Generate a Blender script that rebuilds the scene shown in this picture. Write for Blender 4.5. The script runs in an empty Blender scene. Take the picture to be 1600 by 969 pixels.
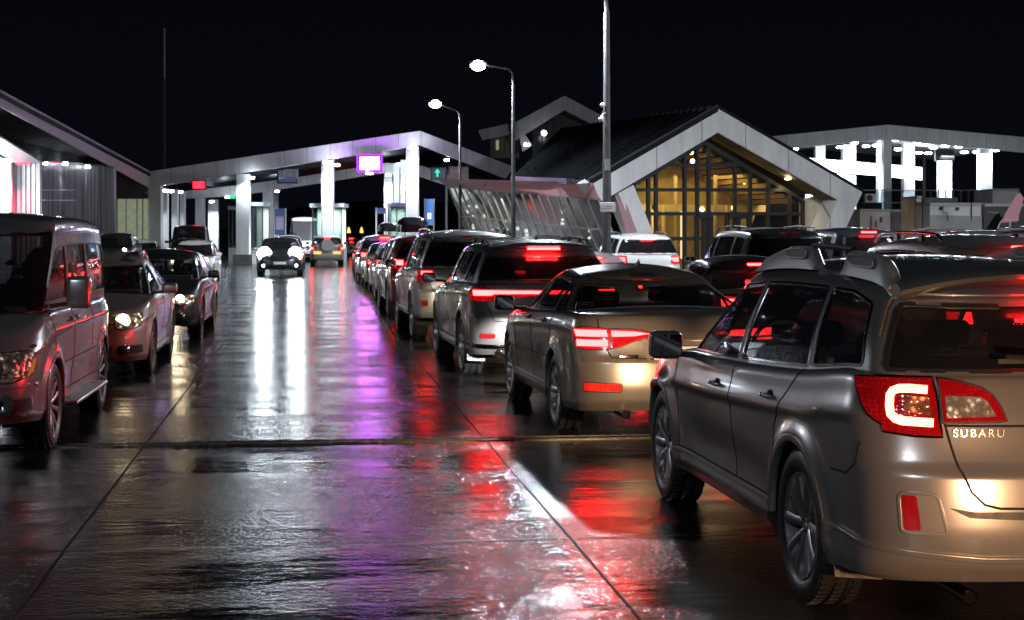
import bpy, bmesh, math, random
import numpy as np
from mathutils import Vector, Matrix

random.seed(7)
scene = bpy.context.scene
PI = math.pi
# ------------------------------------------------------------------ camera
F = 2500.0; HC = 1.75; HY = 365.0; TH = math.radians(7.3)
cd = bpy.data.cameras.new('camera'); cam = bpy.data.objects.new('camera', cd)
scene.collection.objects.link(cam)
cam.location = (0, 0, HC); cam.rotation_euler = (PI/2, 0, -TH)
cd.sensor_width = 36; cd.lens = 36*F/1600
cd.shift_y = -(484.5-HY)/1600
cd.clip_start = 0.1; cd.clip_end = 3000
cd.dof.use_dof = True; cd.dof.focus_distance = 11; cd.dof.aperture_fstop = 11
scene.camera = cam
# ------------------------------------------------------------------ world: night sky
world = bpy.data.worlds.new('World'); scene.world = world; world.use_nodes = True
wn = world.node_tree; bg = wn.nodes['Background']
geo = wn.nodes.new('ShaderNodeTexCoord'); sep = wn.nodes.new('ShaderNodeSeparateXYZ')
rmp = wn.nodes.new('ShaderNodeValToRGB')
wn.links.new(geo.outputs['Generated'], sep.inputs[0]); wn.links.new(sep.outputs['Z'], rmp.inputs[0])
rmp.color_ramp.elements[0].position = 0.0; rmp.color_ramp.elements[0].color = (0.0024, 0.0026, 0.0048, 1)
rmp.color_ramp.elements[1].position = 0.35; rmp.color_ramp.elements[1].color = (0.0008, 0.0009, 0.0015, 1)
wn.links.new(rmp.outputs[0], bg.inputs['Color']); bg.inputs['Strength'].default_value = 1.0
# ------------------------------------------------------------------ render settings
scene.view_settings.view_transform = 'Standard'; scene.view_settings.look = 'None'
scene.view_settings.exposure = 0.0; scene.view_settings.gamma = 1
scene.view_settings.use_curve_mapping = False
cy = scene.cycles
cy.use_denoising = True
cy.max_bounces = 6; cy.diffuse_bounces = 2; cy.glossy_bounces = 4; cy.transmission_bounces = 4; cy.transparent_max_bounces = 16
cy.sample_clamp_indirect = 4.0; cy.sample_clamp_direct = 0
cy.caustics_reflective = False; cy.caustics_refractive = False
cy.use_light_tree = True

# ------------------------------------------------------------------ coordinates
st, ct = math.sin(TH), math.cos(TH)
def W(xr, d, z=0.0):            # camera-right metres, depth metres -> world
    return Vector((d*st + xr*ct, d*ct - xr*st, z))
def at(px, py, d):
    return W((px-800)/F*d, d, HC+(HY-py)/F*d)
def ground(px, py):
    d = HC*F/(py-HY); return at(px, py, d)

# ------------------------------------------------------------------ materials
MATS = {}
def mat(name, col=(0.5,0.5,0.5), rough=0.5, metal=0.0, coat=0.0, emis=None, es=0.0, noise=None, spec=0.5, coat_rough=0.04, bump=None):
    if name in MATS: return MATS[name]
    m = bpy.data.materials.new(name); m.use_nodes = True
    nt = m.node_tree; b = nt.nodes['Principled BSDF']
    b.inputs['Base Color'].default_value = (*col, 1)
    b.inputs['Roughness'].default_value = rough
    b.inputs['Metallic'].default_value = metal
    b.inputs['Coat Weight'].default_value = coat
    b.inputs['Coat Roughness'].default_value = coat_rough
    b.inputs['Specular IOR Level'].default_value = spec
    if emis:
        b.inputs['Emission Color'].default_value = (*emis, 1)
        b.inputs['Emission Strength'].default_value = es
    if noise:
        sc, amt = noise
        tc = nt.nodes.new('ShaderNodeTexCoord'); nz = nt.nodes.new('ShaderNodeTexNoise')
        nz.inputs['Scale'].default_value = sc; nz.inputs['Detail'].default_value = 8; nz.inputs['Roughness'].default_value = 0.65
        nt.links.new(tc.outputs['Object'], nz.inputs['Vector'])
        mr = nt.nodes.new('ShaderNodeMapRange'); mr.inputs[1].default_value = 0.3; mr.inputs[2].default_value = 0.7
        mr.inputs[3].default_value = 1-amt; mr.inputs[4].default_value = 1+amt*0.4
        nt.links.new(nz.outputs['Fac'], mr.inputs[0])
        mx = nt.nodes.new('ShaderNodeVectorMath'); mx.operation = 'SCALE'
        mx.inputs[0].default_value = col; nt.links.new(mr.outputs[0], mx.inputs['Scale'])
        nt.links.new(mx.outputs[0], b.inputs['Base Color'])
        mr2 = nt.nodes.new('ShaderNodeMapRange'); mr2.inputs[1].default_value = 0.3; mr2.inputs[2].default_value = 0.7
        mr2.inputs[3].default_value = min(1, rough*1.35); mr2.inputs[4].default_value = rough*0.75
        nt.links.new(nz.outputs['Fac'], mr2.inputs[0]); nt.links.new(mr2.outputs[0], b.inputs['Roughness'])
        if bump:
            bp = nt.nodes.new('ShaderNodeBump'); bp.inputs['Strength'].default_value = bump; bp.inputs['Distance'].default_value = 0.02
            nt.links.new(nz.outputs['Fac'], bp.inputs['Height']); nt.links.new(bp.outputs[0], b.inputs['Normal'])
    MATS[name] = m; return m

def paint(name, col, rough=0.36, metal=0.55, coat=1.0, dirt=0.35):
    """car paint: flake layer under a clear coat, with road film low down and fine rain beads"""
    if name in MATS: return MATS[name]
    m = bpy.data.materials.new(name); m.use_nodes = True
    nt = m.node_tree; b = nt.nodes['Principled BSDF']; L = nt.links.new; N = nt.nodes.new
    b.inputs['Metallic'].default_value = metal; b.inputs['Roughness'].default_value = rough
    b.inputs['Coat Weight'].default_value = coat; b.inputs['Coat Roughness'].default_value = 0.05
    tc = N('ShaderNodeTexCoord'); nz = N('ShaderNodeTexNoise'); nz.inputs['Scale'].default_value = 2.3; nz.inputs['Detail'].default_value = 9; nz.inputs['Roughness'].default_value = 0.7
    L(tc.outputs['Object'], nz.inputs['Vector'])
    sp = N('ShaderNodeSeparateXYZ'); L(tc.outputs['Object'], sp.inputs[0])
    low = N('ShaderNodeMapRange'); low.inputs[1].default_value = 0.25; low.inputs[2].default_value = 0.85; low.inputs[3].default_value = 1; low.inputs[4].default_value = 0.25
    L(sp.outputs['Z'], low.inputs[0])
    mu = N('ShaderNodeMath'); mu.operation = 'MULTIPLY'; L(low.outputs[0], mu.inputs[0]); L(nz.outputs['Fac'], mu.inputs[1])
    mm = N('ShaderNodeMapRange'); mm.inputs[1].default_value = 0.2; mm.inputs[2].default_value = 0.7; mm.inputs[3].default_value = 0; mm.inputs[4].default_value = dirt
    L(mu.outputs[0], mm.inputs[0])
    # small mud spots
    vo = N('ShaderNodeTexVoronoi'); vo.inputs['Scale'].default_value = 14; L(tc.outputs['Object'], vo.inputs['Vector'])
    lt = N('ShaderNodeMath'); lt.operation = 'LESS_THAN'; L(vo.outputs['Distance'], lt.inputs[0]); lt.inputs[1].default_value = 0.085
    vr = N('ShaderNodeMath'); vr.operation = 'GREATER_THAN'; vr.inputs[1].default_value = 0.80
    sc = N('ShaderNodeSeparateColor'); L(vo.outputs['Color'], sc.inputs[0]); L(sc.outputs[0], vr.inputs[0])
    vm = N('ShaderNodeMath'); vm.operation = 'MULTIPLY'; L(lt.outputs[0], vm.inputs[0]); L(vr.outputs[0], vm.inputs[1])
    vm2 = N('ShaderNodeMath'); vm2.operation = 'MULTIPLY'; L(vm.outputs[0], vm2.inputs[0]); vm2.inputs[1].default_value = 0.6 if dirt > 0.3 else 0.0
    ad = N('ShaderNodeMath'); ad.operation = 'MAXIMUM'; L(mm.outputs[0], ad.inputs[0]); L(vm2.outputs[0], ad.inputs[1])
    mx = N('ShaderNodeMix'); mx.data_type = 'RGBA'; L(ad.outputs[0], mx.inputs[0]); mx.inputs[6].default_value = (*col, 1); mx.inputs[7].default_value = (0.10, 0.085, 0.07, 1)
    L(mx.outputs[2], b.inputs['Base Color'])
    rr = N('ShaderNodeMapRange'); rr.inputs[3].default_value = rough; rr.inputs[4].default_value = 0.7; L(ad.outputs[0], rr.inputs[0]); L(rr.outputs[0], b.inputs['Roughness'])
    cr = N('ShaderNodeMapRange'); cr.inputs[3].default_value = coat; cr.inputs[4].default_value = 0.2; L(ad.outputs[0], cr.inputs[0]); L(cr.outputs[0], b.inputs['Coat Weight'])
    # rain beads
    v2 = N('ShaderNodeTexVoronoi'); v2.inputs['Scale'].default_value = 95; L(tc.outputs['Object'], v2.inputs['Vector'])
    bd = N('ShaderNodeMapRange'); bd.inputs[1].default_value = 0.0; bd.inputs[2].default_value = 0.32; bd.inputs[3].default_value = 1; bd.inputs[4].default_value = 0; bd.interpolation_type = 'SMOOTHSTEP'
    L(v2.outputs['Distance'], bd.inputs[0])
    bp = N('ShaderNodeBump'); bp.inputs['Strength'].default_value = 0.10; bp.inputs['Distance'].default_value = 0.002
    L(bd.outputs[0], bp.inputs['Height']); L(bp.outputs[0], b.inputs['Coat Normal'])
    MATS[name] = m; return m

def glass(name, tint=(0.10,0.11,0.12), rough=0.02, refl=1.0):
    if name in MATS: return MATS[name]
    m = bpy.data.materials.new(name); m.use_nodes = True
    nt = m.node_tree; nt.nodes.clear(); N = nt.nodes.new; L = nt.links.new
    o = N('ShaderNodeOutputMaterial'); tr = N('ShaderNodeBsdfTransparent'); gl = N('ShaderNodeBsdfGlossy')
    tr.inputs[0].default_value = (*tint, 1); gl.inputs['Roughness'].default_value = rough; gl.inputs[0].default_value = (refl, refl, refl, 1)
    lw = N('ShaderNodeLayerWeight'); lw.inputs['Blend'].default_value = 0.5
    pw = N('ShaderNodeMath'); pw.operation = 'POWER'; pw.inputs[1].default_value = 4.5; L(lw.outputs['Facing'], pw.inputs[0])
    fr = N('ShaderNodeMapRange'); fr.inputs[3].default_value = 0.055; fr.inputs[4].default_value = 0.95; L(pw.outputs[0], fr.inputs[0])
    mx = N('ShaderNodeMixShader'); L(fr.outputs[0], mx.inputs[0]); L(tr.outputs[0], mx.inputs[1]); L(gl.outputs[0], mx.inputs[2])
    tc = N('ShaderNodeTexCoord'); v2 = N('ShaderNodeTexVoronoi'); v2.inputs['Scale'].default_value = 70; L(tc.outputs['Object'], v2.inputs['Vector'])
    bd = N('ShaderNodeMapRange'); bd.inputs[1].default_value = 0.0; bd.inputs[2].default_value = 0.35; bd.inputs[3].default_value = 1; bd.inputs[4].default_value = 0
    L(v2.outputs['Distance'], bd.inputs[0])
    bp = N('ShaderNodeBump'); bp.inputs['Strength'].default_value = 0.10; bp.inputs['Distance'].default_value = 0.003
    L(bd.outputs[0], bp.inputs['Height']); L(bp.outputs[0], gl.inputs['Normal'])
    # thin wet film that catches light
    df = N('ShaderNodeBsdfDiffuse'); df.inputs[0].default_value = (0.25, 0.25, 0.27, 1)
    mx2 = N('ShaderNodeMixShader'); mx2.inputs[0].default_value = 0.035
    L(mx.outputs[0], mx2.inputs[1]); L(df.outputs[0], mx2.inputs[2]); L(mx2.outputs[0], o.inputs[0])
    MATS[name] = m; return m

def emit(name, col, s):
    if name in MATS: return MATS[name]
    m = bpy.data.materials.new(name); m.use_nodes = True
    nt = m.node_tree; nt.nodes.clear()
    o = nt.nodes.new('ShaderNodeOutputMaterial'); e = nt.nodes.new('ShaderNodeEmission')
    e.inputs[0].default_value = (*col, 1); e.inputs[1].default_value = s
    nt.links.new(e.outputs[0], o.inputs[0]); MATS[name] = m; return m

# ------------------------------------------------------------------ mesh builder
class MB:
    def __init__(s): s.v = []; s.f = []; s.m = []; s.n = []; s.custom = False; s.cur = 0
    def add(s, vs, fs, mi=None, ns=None):
        o = len(s.v); s.v.extend([tuple(v) for v in vs])
        if ns is not None: s.custom = True; s.n.extend([tuple(n) for n in ns])
        else: s.n.extend([(0,0,0)]*len(vs))
        for f in fs:
            s.f.append(tuple(o+i for i in f)); s.m.append(s.cur if mi is None else mi)
        return s
    def box(s, c, d, rz=0.0, M=None, mi=None):
        x, y, z = d[0]/2, d[1]/2, d[2]/2
        vs = [Vector((sx*x, sy*y, sz*z)) for sz in (-1,1) for sy in (-1,1) for sx in (-1,1)]
        if M is not None: vs = [M @ v for v in vs]
        elif rz: vs = [Matrix.Rotation(rz,3,'Z') @ v for v in vs]
        vs = [v+Vector(c) for v in vs]
        return s.add(vs, [(0,2,3,1),(4,5,7,6),(0,1,5,4),(2,6,7,3),(0,4,6,2),(1,3,7,5)], mi)
    def bar(s, a, b, w, h=None, up=(0,0,1), mi=None):
        a = Vector(a); b = Vector(b); h = w if h is None else h
        t = (b-a); L = t.length
        if L < 1e-6: return s
        t /= L; up = Vector(up)
        if abs(t.dot(up)) > 0.98: up = Vector((0,1,0))
        r = t.cross(up).normalized(); u = r.cross(t)
        vs = [p + r*(sx*w/2) + u*(sz*h/2) for p in (a,b) for sx, sz in ((-1,-1),(1,-1),(1,1),(-1,1))]
        return s.add(vs, [(3,2,1,0),(4,5,6,7),(0,1,5,4),(1,2,6,5),(2,3,7,6),(3,0,4,7)], mi)
    def tube(s, path, r, n=10, mi=None, cap=True):
        path = [Vector(p) for p in path]; rs = r if isinstance(r, (list, tuple)) else [r]*len(path)
        vs = []; prev = None
        for i, p in enumerate(path):
            t = (path[min(i+1, len(path)-1)] - path[max(i-1, 0)]).normalized()
            if prev is None:
                a = Vector((0,0,1)) if abs(t.z) < 0.9 else Vector((1,0,0)); u = t.cross(a).normalized()
            else: u = (prev - t*prev.dot(t)).normalized()
            w = t.cross(u); prev = u
            for k in range(n):
                an = 2*PI*k/n; vs.append(p + (u*math.cos(an)+w*math.sin(an))*rs[i])
        fs = [(i*n+k, i*n+(k+1)%n, (i+1)*n+(k+1)%n, (i+1)*n+k) for i in range(len(path)-1) for k in range(n)]
        if cap: fs += [tuple(range(n))[::-1], tuple((len(path)-1)*n+k for k in range(n))]
        return s.add(vs, fs, mi)
    def lathe(s, prof, axis='X', c=(0,0,0), n=32, mi=None, close=False):
        """prof: (a along axis, radius)"""
        vs = []
        for a, r in prof:
            for k in range(n):
                an = 2*PI*k/n; p, q = r*math.cos(an), r*math.sin(an)
                v = {'X':(a,p,q),'Y':(p,a,q),'Z':(p,q,a)}[axis]
                vs.append((v[0]+c[0], v[1]+c[1], v[2]+c[2]))
        m = len(prof)
        fs = [(i*n+k, i*n+(k+1)%n, ((i+1)%m)*n+(k+1)%n, ((i+1)%m)*n+k) for i in range(m if close else m-1) for k in range(n)]
        return s.add(vs, fs, mi)
    def prism(s, pts, vec, mi=None):
        pts = [Vector(p) for p in pts]; vec = Vector(vec); n = len(pts)
        vs = pts + [p+vec for p in pts]
        fs = [tuple(range(n))[::-1], tuple(range(n, 2*n))] + [(i, (i+1)%n, n+(i+1)%n, n+i) for i in range(n)]
        return s.add(vs, fs, mi)
    def ell(s, c, r, nu=16, nv=10, mi=None, M=None):
        vs = []; fs = []
        for j in range(nv+1):
            for i in range(nu):
                a = 2*PI*i/nu; b = PI*j/nv
                v = Vector((r[0]*math.cos(a)*math.sin(b), r[1]*math.sin(a)*math.sin(b), r[2]*math.cos(b)))
                if M is not None: v = M @ v
                vs.append(v+Vector(c))
        for j in range(nv):
            for i in range(nu): fs.append((j*nu+i, (j+1)*nu+i, (j+1)*nu+(i+1)%nu, j*nu+(i+1)%nu))
        return s.add(vs, fs, mi)
    def build(s, name, mats, parent=None, smooth=True, angle=35, bevel=0, bseg=2, fix=True):
        me = bpy.data.meshes.new(name); me.from_pydata(s.v, [], s.f); me.update()
        if not isinstance(mats, (list, tuple)): mats = [mats]
        for m_ in mats: me.materials.append(m_)
        if fix and not s.custom:
            bm = bmesh.new(); bm.from_mesh(me); bm.verts.ensure_lookup_table()
            for i, f in enumerate(bm.faces): f.material_index = s.m[i]
            bmesh.ops.remove_doubles(bm, verts=bm.verts, dist=1e-6)
            bmesh.ops.recalc_face_normals(bm, faces=bm.faces); bm.to_mesh(me); bm.free()
        else:
            me.polygons.foreach_set('material_index', s.m)
        me.polygons.foreach_set('use_smooth', [smooth]*len(me.polygons))
        if s.custom: me.normals_split_custom_set_from_vertices(s.n)
        elif smooth: me.set_sharp_from_angle(angle=math.radians(angle))
        o = bpy.data.objects.new(name, me); scene.collection.objects.link(o)
        if parent: o.parent = parent
        if bevel:
            b = o.modifiers.new('bevel', 'BEVEL'); b.width = bevel; b.segments = bseg; b.limit_method = 'ANGLE'; b.angle_limit = math.radians(40)
        return o

def tag(o, label=None, cat=None, group=None, kind=None):
    if label: o['label'] = label
    if cat: o['category'] = cat
    if group: o['group'] = group
    if kind: o['kind'] = kind
    return o
def thing(name, label, cat, loc=(0,0,0), rz=0.0, group=None):
    o = bpy.data.objects.new(name, None); scene.collection.objects.link(o)
    o.location = loc; o.rotation_euler = (0,0,rz); o.empty_display_size = 0.3
    return tag(o, label, cat, group)
def area(name, loc, direction, size, power, col, parent=None, sy=None, spread=None):
    l = bpy.data.lights.new(name, 'AREA'); l.energy = power; l.color = col; l.size = size
    if sy: l.shape = 'RECTANGLE'; l.size_y = sy
    if spread: l.spread = math.radians(spread)
    o = bpy.data.objects.new(name, l); scene.collection.objects.link(o)
    o.location = loc; o.rotation_euler = Vector(direction).to_track_quat('-Z', 'Y').to_euler()
    if parent: o.parent = parent
    return o
def point(name, loc, power, col, r=0.1, parent=None):
    l = bpy.data.lights.new(name, 'POINT'); l.energy = power; l.color = col; l.shadow_soft_size = r
    o = bpy.data.objects.new(name, l); scene.collection.objects.link(o); o.location = loc
    if parent: o.parent = parent
    return o
def spot(name, loc, direction, power, col, ang=70, blend=0.7, r=0.05, parent=None):
    l = bpy.data.lights.new(name, 'SPOT'); l.energy = power; l.color = col; l.spot_size = math.radians(ang); l.spot_blend = blend; l.shadow_soft_size = r
    o = bpy.data.objects.new(name, l); scene.collection.objects.link(o)
    o.location = loc; o.rotation_euler = Vector(direction).to_track_quat('-Z', 'Y').to_euler()
    if parent: o.parent = parent
    return o
# ================================================================== car surfaces
def curve(pts):
    """monotone cubic through points, linear outside"""
    x = np.array([p[0] for p in pts], float); y = np.array([p[1] for p in pts], float)
    h = np.diff(x); dl = np.diff(y)/h; n = len(x); m = np.zeros(n)
    if n == 2: m[:] = dl[0]
    else:
        for i in range(1, n-1):
            if dl[i-1]*dl[i] > 0:
                w1 = 2*h[i]+h[i-1]; w2 = h[i]+2*h[i-1]; m[i] = (w1+w2)/(w1/dl[i-1]+w2/dl[i])
        m[0] = dl[0]; m[-1] = dl[-1]
    def f(v):
        v = np.asarray(v, float); i = np.clip(np.searchsorted(x, v)-1, 0, n-2)
        t = (v-x[i])/h[i]; tc = np.clip(t, 0, 1)
        r = (2*tc**3-3*tc**2+1)*y[i]+(tc**3-2*tc**2+tc)*h[i]*m[i]+(-2*tc**3+3*tc**2)*y[i+1]+(tc**3-tc**2)*h[i]*m[i+1]
        return r + np.where(t < 0, t*h[i]*m[i], 0) + np.where(t > 1, (t-1)*h[i]*m[i+1], 0)
    return f

class Shell:
    def __init__(s, yr, yf, W, zb, zt, crR=0.35, nR=3.0, crF=0.6, nF=2.6, r=0.06, t0=0.9, plan=None, bump=None, kF=1.0, kR=1.0):
        s.yr, s.yf, s.W = curve(yr), curve(yf), curve(W)
        s.zb = zb if callable(zb) else curve(zb); s.zt = zt if callable(zt) else curve(zt)
        s.crR, s.nR, s.crF, s.nF, s.r, s.t0 = crR, nR, crF, nF, r, t0
        s.plan = curve(plan) if plan else (lambda y: np.ones_like(y)); s.bump = bump; s.kF, s.kR = kF, kR
    def prof(s, t):
        u = np.clip((t-s.t0)/(1-s.t0), 0, 1); ins = s.r*(1-np.sqrt(np.maximum(0, 1-u*u)))
        return s.W(t)-ins, s.yr(t)+ins*s.kR, s.yf(t)-ins*s.kF
    def pt(s, q, t):
        q = np.asarray(q, float); t = np.asarray(t, float)
        Wt, yr, yf = s.prof(t)
        a = np.clip(q, 0, 1)*PI/2; b = np.clip(3-q, 0, 1)*PI/2
        sp = lambda v, e: np.abs(v)**e
        xR = sp(np.sin(a), 2/s.nR); yR = yr+s.crR-s.crR*sp(np.cos(a), 2/s.nR)
        xF = sp(np.sin(b), 2/s.nF); yF = yf-s.crF+s.crF*sp(np.cos(b), 2/s.nF)
        k = np.clip(q-1, 0, 1); yS = (yr+s.crR)*(1-k)+(yf-s.crF)*k
        xx = np.where(q < 1, xR, np.where(q > 2, xF, 1.0)); y = np.where(q < 1, yR, np.where(q > 2, yF, yS))
        z = s.zb(y)*(1-t)+s.zt(y)*t
        x = Wt*xx*s.plan(y)
        if s.bump is not None: x = x + s.bump(y, z)*xx**2
        return np.stack([-x, y, z], -1)
    def nrm(s, q, t, e=2e-3):
        q = np.clip(q, 2e-3, 3-2e-3); t = np.asarray(t, float)
        t1 = np.minimum(t+e, 1.0); t0 = t1-2*e
        dq = s.pt(np.minimum(q+e, 3), t)-s.pt(np.maximum(q-e, 0), t); dt = s.pt(q, t1)-s.pt(q, t0)
        n = np.cross(dt, dq); n /= np.maximum(np.linalg.norm(n, axis=-1, keepdims=True), 1e-12)
        p = s.pt(q, t)
        return n
    def inv(s, kind, a, z):
        """(kind, a, z) -> (q, t); kind s: a=y on the side, r/f: a=x on the rear/front"""
        if kind == 's':
            y = a; t = float((z-s.zb(y))/(s.zt(y)-s.zb(y))); tt = min(max(t, 0), 1)
            Wt, yr, yf = (float(v) for v in s.prof(tt))
            if y < yr+s.crR:
                c = min(1, max(0, (yr+s.crR-y)/s.crR)); return math.acos(c**(s.nR/2))/(PI/2), t
            if y > yf-s.crF:
                c = min(1, max(0, (y-yf+s.crF)/s.crF)); return 3-math.acos(c**(s.nF/2))/(PI/2), t
            return 1+(y-yr-s.crR)/(yf-s.crF-yr-s.crR), t
        t = 0.5; q = 0
        for _ in range(6):
            Wt, yr, yf = (float(v) for v in s.prof(min(max(t, 0), 1)))
            n = s.nR if kind == 'r' else s.nF; cr = s.crR if kind == 'r' else s.crF
            ye = yr if kind == 'r' else yf
            xx = min(1, max(0, abs(a)/(Wt*float(s.plan(np.array(ye))))))
            ph = math.asin(min(1, xx**(n/2)))
            y = ye+cr-cr*math.cos(ph)**(2/n) if kind == 'r' else ye-cr+cr*math.cos(ph)**(2/n)
            t = float((z-s.zb(y))/(s.zt(y)-s.zb(y)))
            q = ph/(PI/2)
        return (q if kind == 'r' else 3-q), t

def poly(sh, pts, dens=0.05, close=True):
    out = []; n = len(pts)
    for i in range(n if close else n-1):
        a, b = pts[i], pts[(i+1) % n]
        if a[0] == b[0] and a[0] in 'srf':
            d = math.hypot(a[1]-b[1], a[2]-b[2]); k = max(1, int(d/dens))
            for j in range(k):
                f = j/k; out.append(sh.inv(a[0], a[1]+(b[1]-a[1])*f, a[2]+(b[2]-a[2])*f))
        else:
            A = sh.inv(*a) if a[0] in 'srf' else a[1:]; B = sh.inv(*b) if b[0] in 'srf' else b[1:]
            for j in range(6): out.append((A[0]+(B[0]-A[0])*j/6, A[1]+(B[1]-A[1])*j/6))
    if not close:
        a = pts[-1]; out.append(sh.inv(*a) if a[0] in 'srf' else a[1:])
    return out
def rounded(pts, r, n=4):
    """round the corners of a (kind,a,z) polygon of one kind"""
    out = []; m = len(pts)
    for i in range(m):
        p0, p, p1 = pts[i-1], pts[i], pts[(i+1) % m]
        a = np.array(p0[1:]); b = np.array(p[1:]); c = np.array(p1[1:])
        rr = r[i] if isinstance(r, (list, tuple)) else r
        la, lc = np.linalg.norm(a-b), np.linalg.norm(c-b); k = min(rr, la*0.45, lc*0.45)
        if k < 1e-4: out.append(p); continue
        s0 = b+(a-b)/la*k; s1 = b+(c-b)/lc*k
        for j in range(n+1):
            t = j/n; v = (1-t)**2*s0+2*t*(1-t)*b+t*t*s1; out.append((p[0], float(v[0]), float(v[1])))
    return out
def crossings(Q, q):
    ts = []; n = len(Q)
    for i in range(n):
        a, b = Q[i], Q[(i+1) % n]
        if (a[0] <= q) != (b[0] <= q): ts.append(a[1]+(b[1]-a[1])*(q-a[0])/(b[0]-a[0]))
    return (min(ts), max(ts)) if len(ts) >= 2 else None

def mesh_strips(sh, qs, intervals, dt, off=0.0, mb=None, mi=0, mirror=False):
    """intervals(q) -> list of (lo,hi); builds quads between consecutive qs"""
    Qv = []; Tv = []; F = []
    E = 1e-6
    for a, b in zip(qs[:-1], qs[1:]):
        if b-a < 1e-5: continue
        A = intervals(a+E); B = intervals(b-E)
        if len(A) != len(B): 
            m = min(len(A), len(B)); 
            if m == 0: continue
            A = A[:m]; B = B[:m]
        for (l0, h0), (l1, h1) in zip(A, B):
            if max(h0-l0, h1-l1) < 1e-4: continue
            n = max(1, int(math.ceil(max(h0-l0, h1-l1)/dt)))
            o = len(Qv)
            for j in range(n+1):
                Qv += [a, b]; Tv += [l0+(h0-l0)*j/n, l1+(h1-l1)*j/n]
            for j in range(n):
                k = o+2*j; F.append((k, k+2, k+3, k+1))
    if not Qv: return
    Qa = np.array(Qv); Ta = np.array(Tv)
    P = sh.pt(Qa, Ta); N = sh.nrm(Qa, Ta)
    P = P+N*off
    if mirror:
        P = P*np.array([-1,1,1]); N = N*np.array([-1,1,1]); F = [f[::-1] for f in F]
    # make face winding agree with the normals
    f = F[len(F)//2]; a, b, c = P[f[0]], P[f[1]], P[f[2]]
    if np.dot(np.cross(b-a, c-a), N[f[0]]) < 0: F = [g[::-1] for g in F]
    mb.add(P.tolist(), F, mi, N.tolist())

def base_q(k=1.0):
    return list(np.linspace(0, 1, int(28*k)+2))+list(np.linspace(1, 2, int(70*k)+2))+list(np.linspace(2, 3, int(34*k)+2))
def merge_q(qs, extra):
    q = sorted(set([round(float(v), 7) for v in list(qs)+list(extra)])); out = [q[0]]
    for v in q[1:]:
        if v-out[-1] > 2e-5: out.append(v)
    return out

def shell_mesh(mb, sh, holes, k=1.0, dt=0.05, mi=0):
    ex = [p[0] for h in holes for p in h]; ex = [min(3, max(0, e)) for e in ex]
    qs = merge_q(base_q(k), ex)
    rng = [(min(p[0] for p in h), max(p[0] for p in h)) for h in holes]
    def iv(q):
        cuts = []
        for h, (a, b) in zip(holes, rng):
            if a <= q <= b:
                c = crossings(h, q)
                if c: cuts.append((max(0, c[0]), min(1, c[1])))
        cuts.sort(); lo = 0; out = []
        for a, b in cuts:
            out.append((lo, max(lo, a))); lo = max(lo, b)
        out.append((lo, max(lo, 1.0))); return out
    for m in (False, True): mesh_strips(sh, qs, iv, dt, 0, mb, mi, m)

def patch(mb, sh, pg, off=0.004, dt=0.08, mi=0, sides='L', k=1.0):
    a, b = min(p[0] for p in pg), max(p[0] for p in pg)
    qs = merge_q([q for q in base_q(k) if a < q < b]+[a, b], [p[0] for p in pg])
    def iv(q):
        c = crossings(pg, q); return [c] if c else []
    for s_ in sides: mesh_strips(sh, qs, iv, dt, off, mb, mi, s_ == 'R')

def ribbon(mb, sh, path, w, off, closed=False, mi=0, sides='L', depth=0.012, start_flat=True):
    Q = np.array([p[0] for p in path]); T = np.array([p[1] for p in path])
    Q = np.clip(Q, 0, 3); P = sh.pt(Q, T); N = sh.nrm(Q, T)
    n = len(path)
    if closed: Tg = np.roll(P, -1, 0)-np.roll(P, 1, 0)
    else:
        Tg = np.gradient(P, axis=0)
    Tg /= np.maximum(np.linalg.norm(Tg, axis=1, keepdims=True), 1e-9)
    B = np.cross(N, Tg); B /= np.maximum(np.linalg.norm(B, axis=1, keepdims=True), 1e-9)
    prof = [(-0.5, -depth, -B), (-0.5, off*0.8, -B), (-0.32, off, N), (0.32, off, N), (0.5, off*0.8, B), (0.5, -depth, B)]
    for s_ in sides:
        V = []; NN = []
        for i in range(n):
            for (b, o, nn) in prof:
                V.append(P[i]+B[i]*b*w+N[i]*o); v = nn[i]*0.7+N[i]*0.7; NN.append(v/np.linalg.norm(v) if 0 < o else nn[i])
        V = np.array(V); NN = np.array(NN); m = 6; F = []
        for i in range(n if closed else n-1):
            j = (i+1) % n
            for k in range(m-1): F.append((i*m+k, i*m+k+1, j*m+k+1, j*m+k))
        if s_ == 'R':
            V = V*np.array([-1,1,1]); NN = NN*np.array([-1,1,1])
            F = [f[::-1] for f in F]
        f = F[2]; a, b, c = V[f[0]], V[f[1]], V[f[2]]
        if np.dot(np.cross(b-a, c-a), NN[f[0]]) < 0: F = [g[::-1] for g in F]
        mb.add(V.tolist(), F, mi, NN.tolist())

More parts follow.
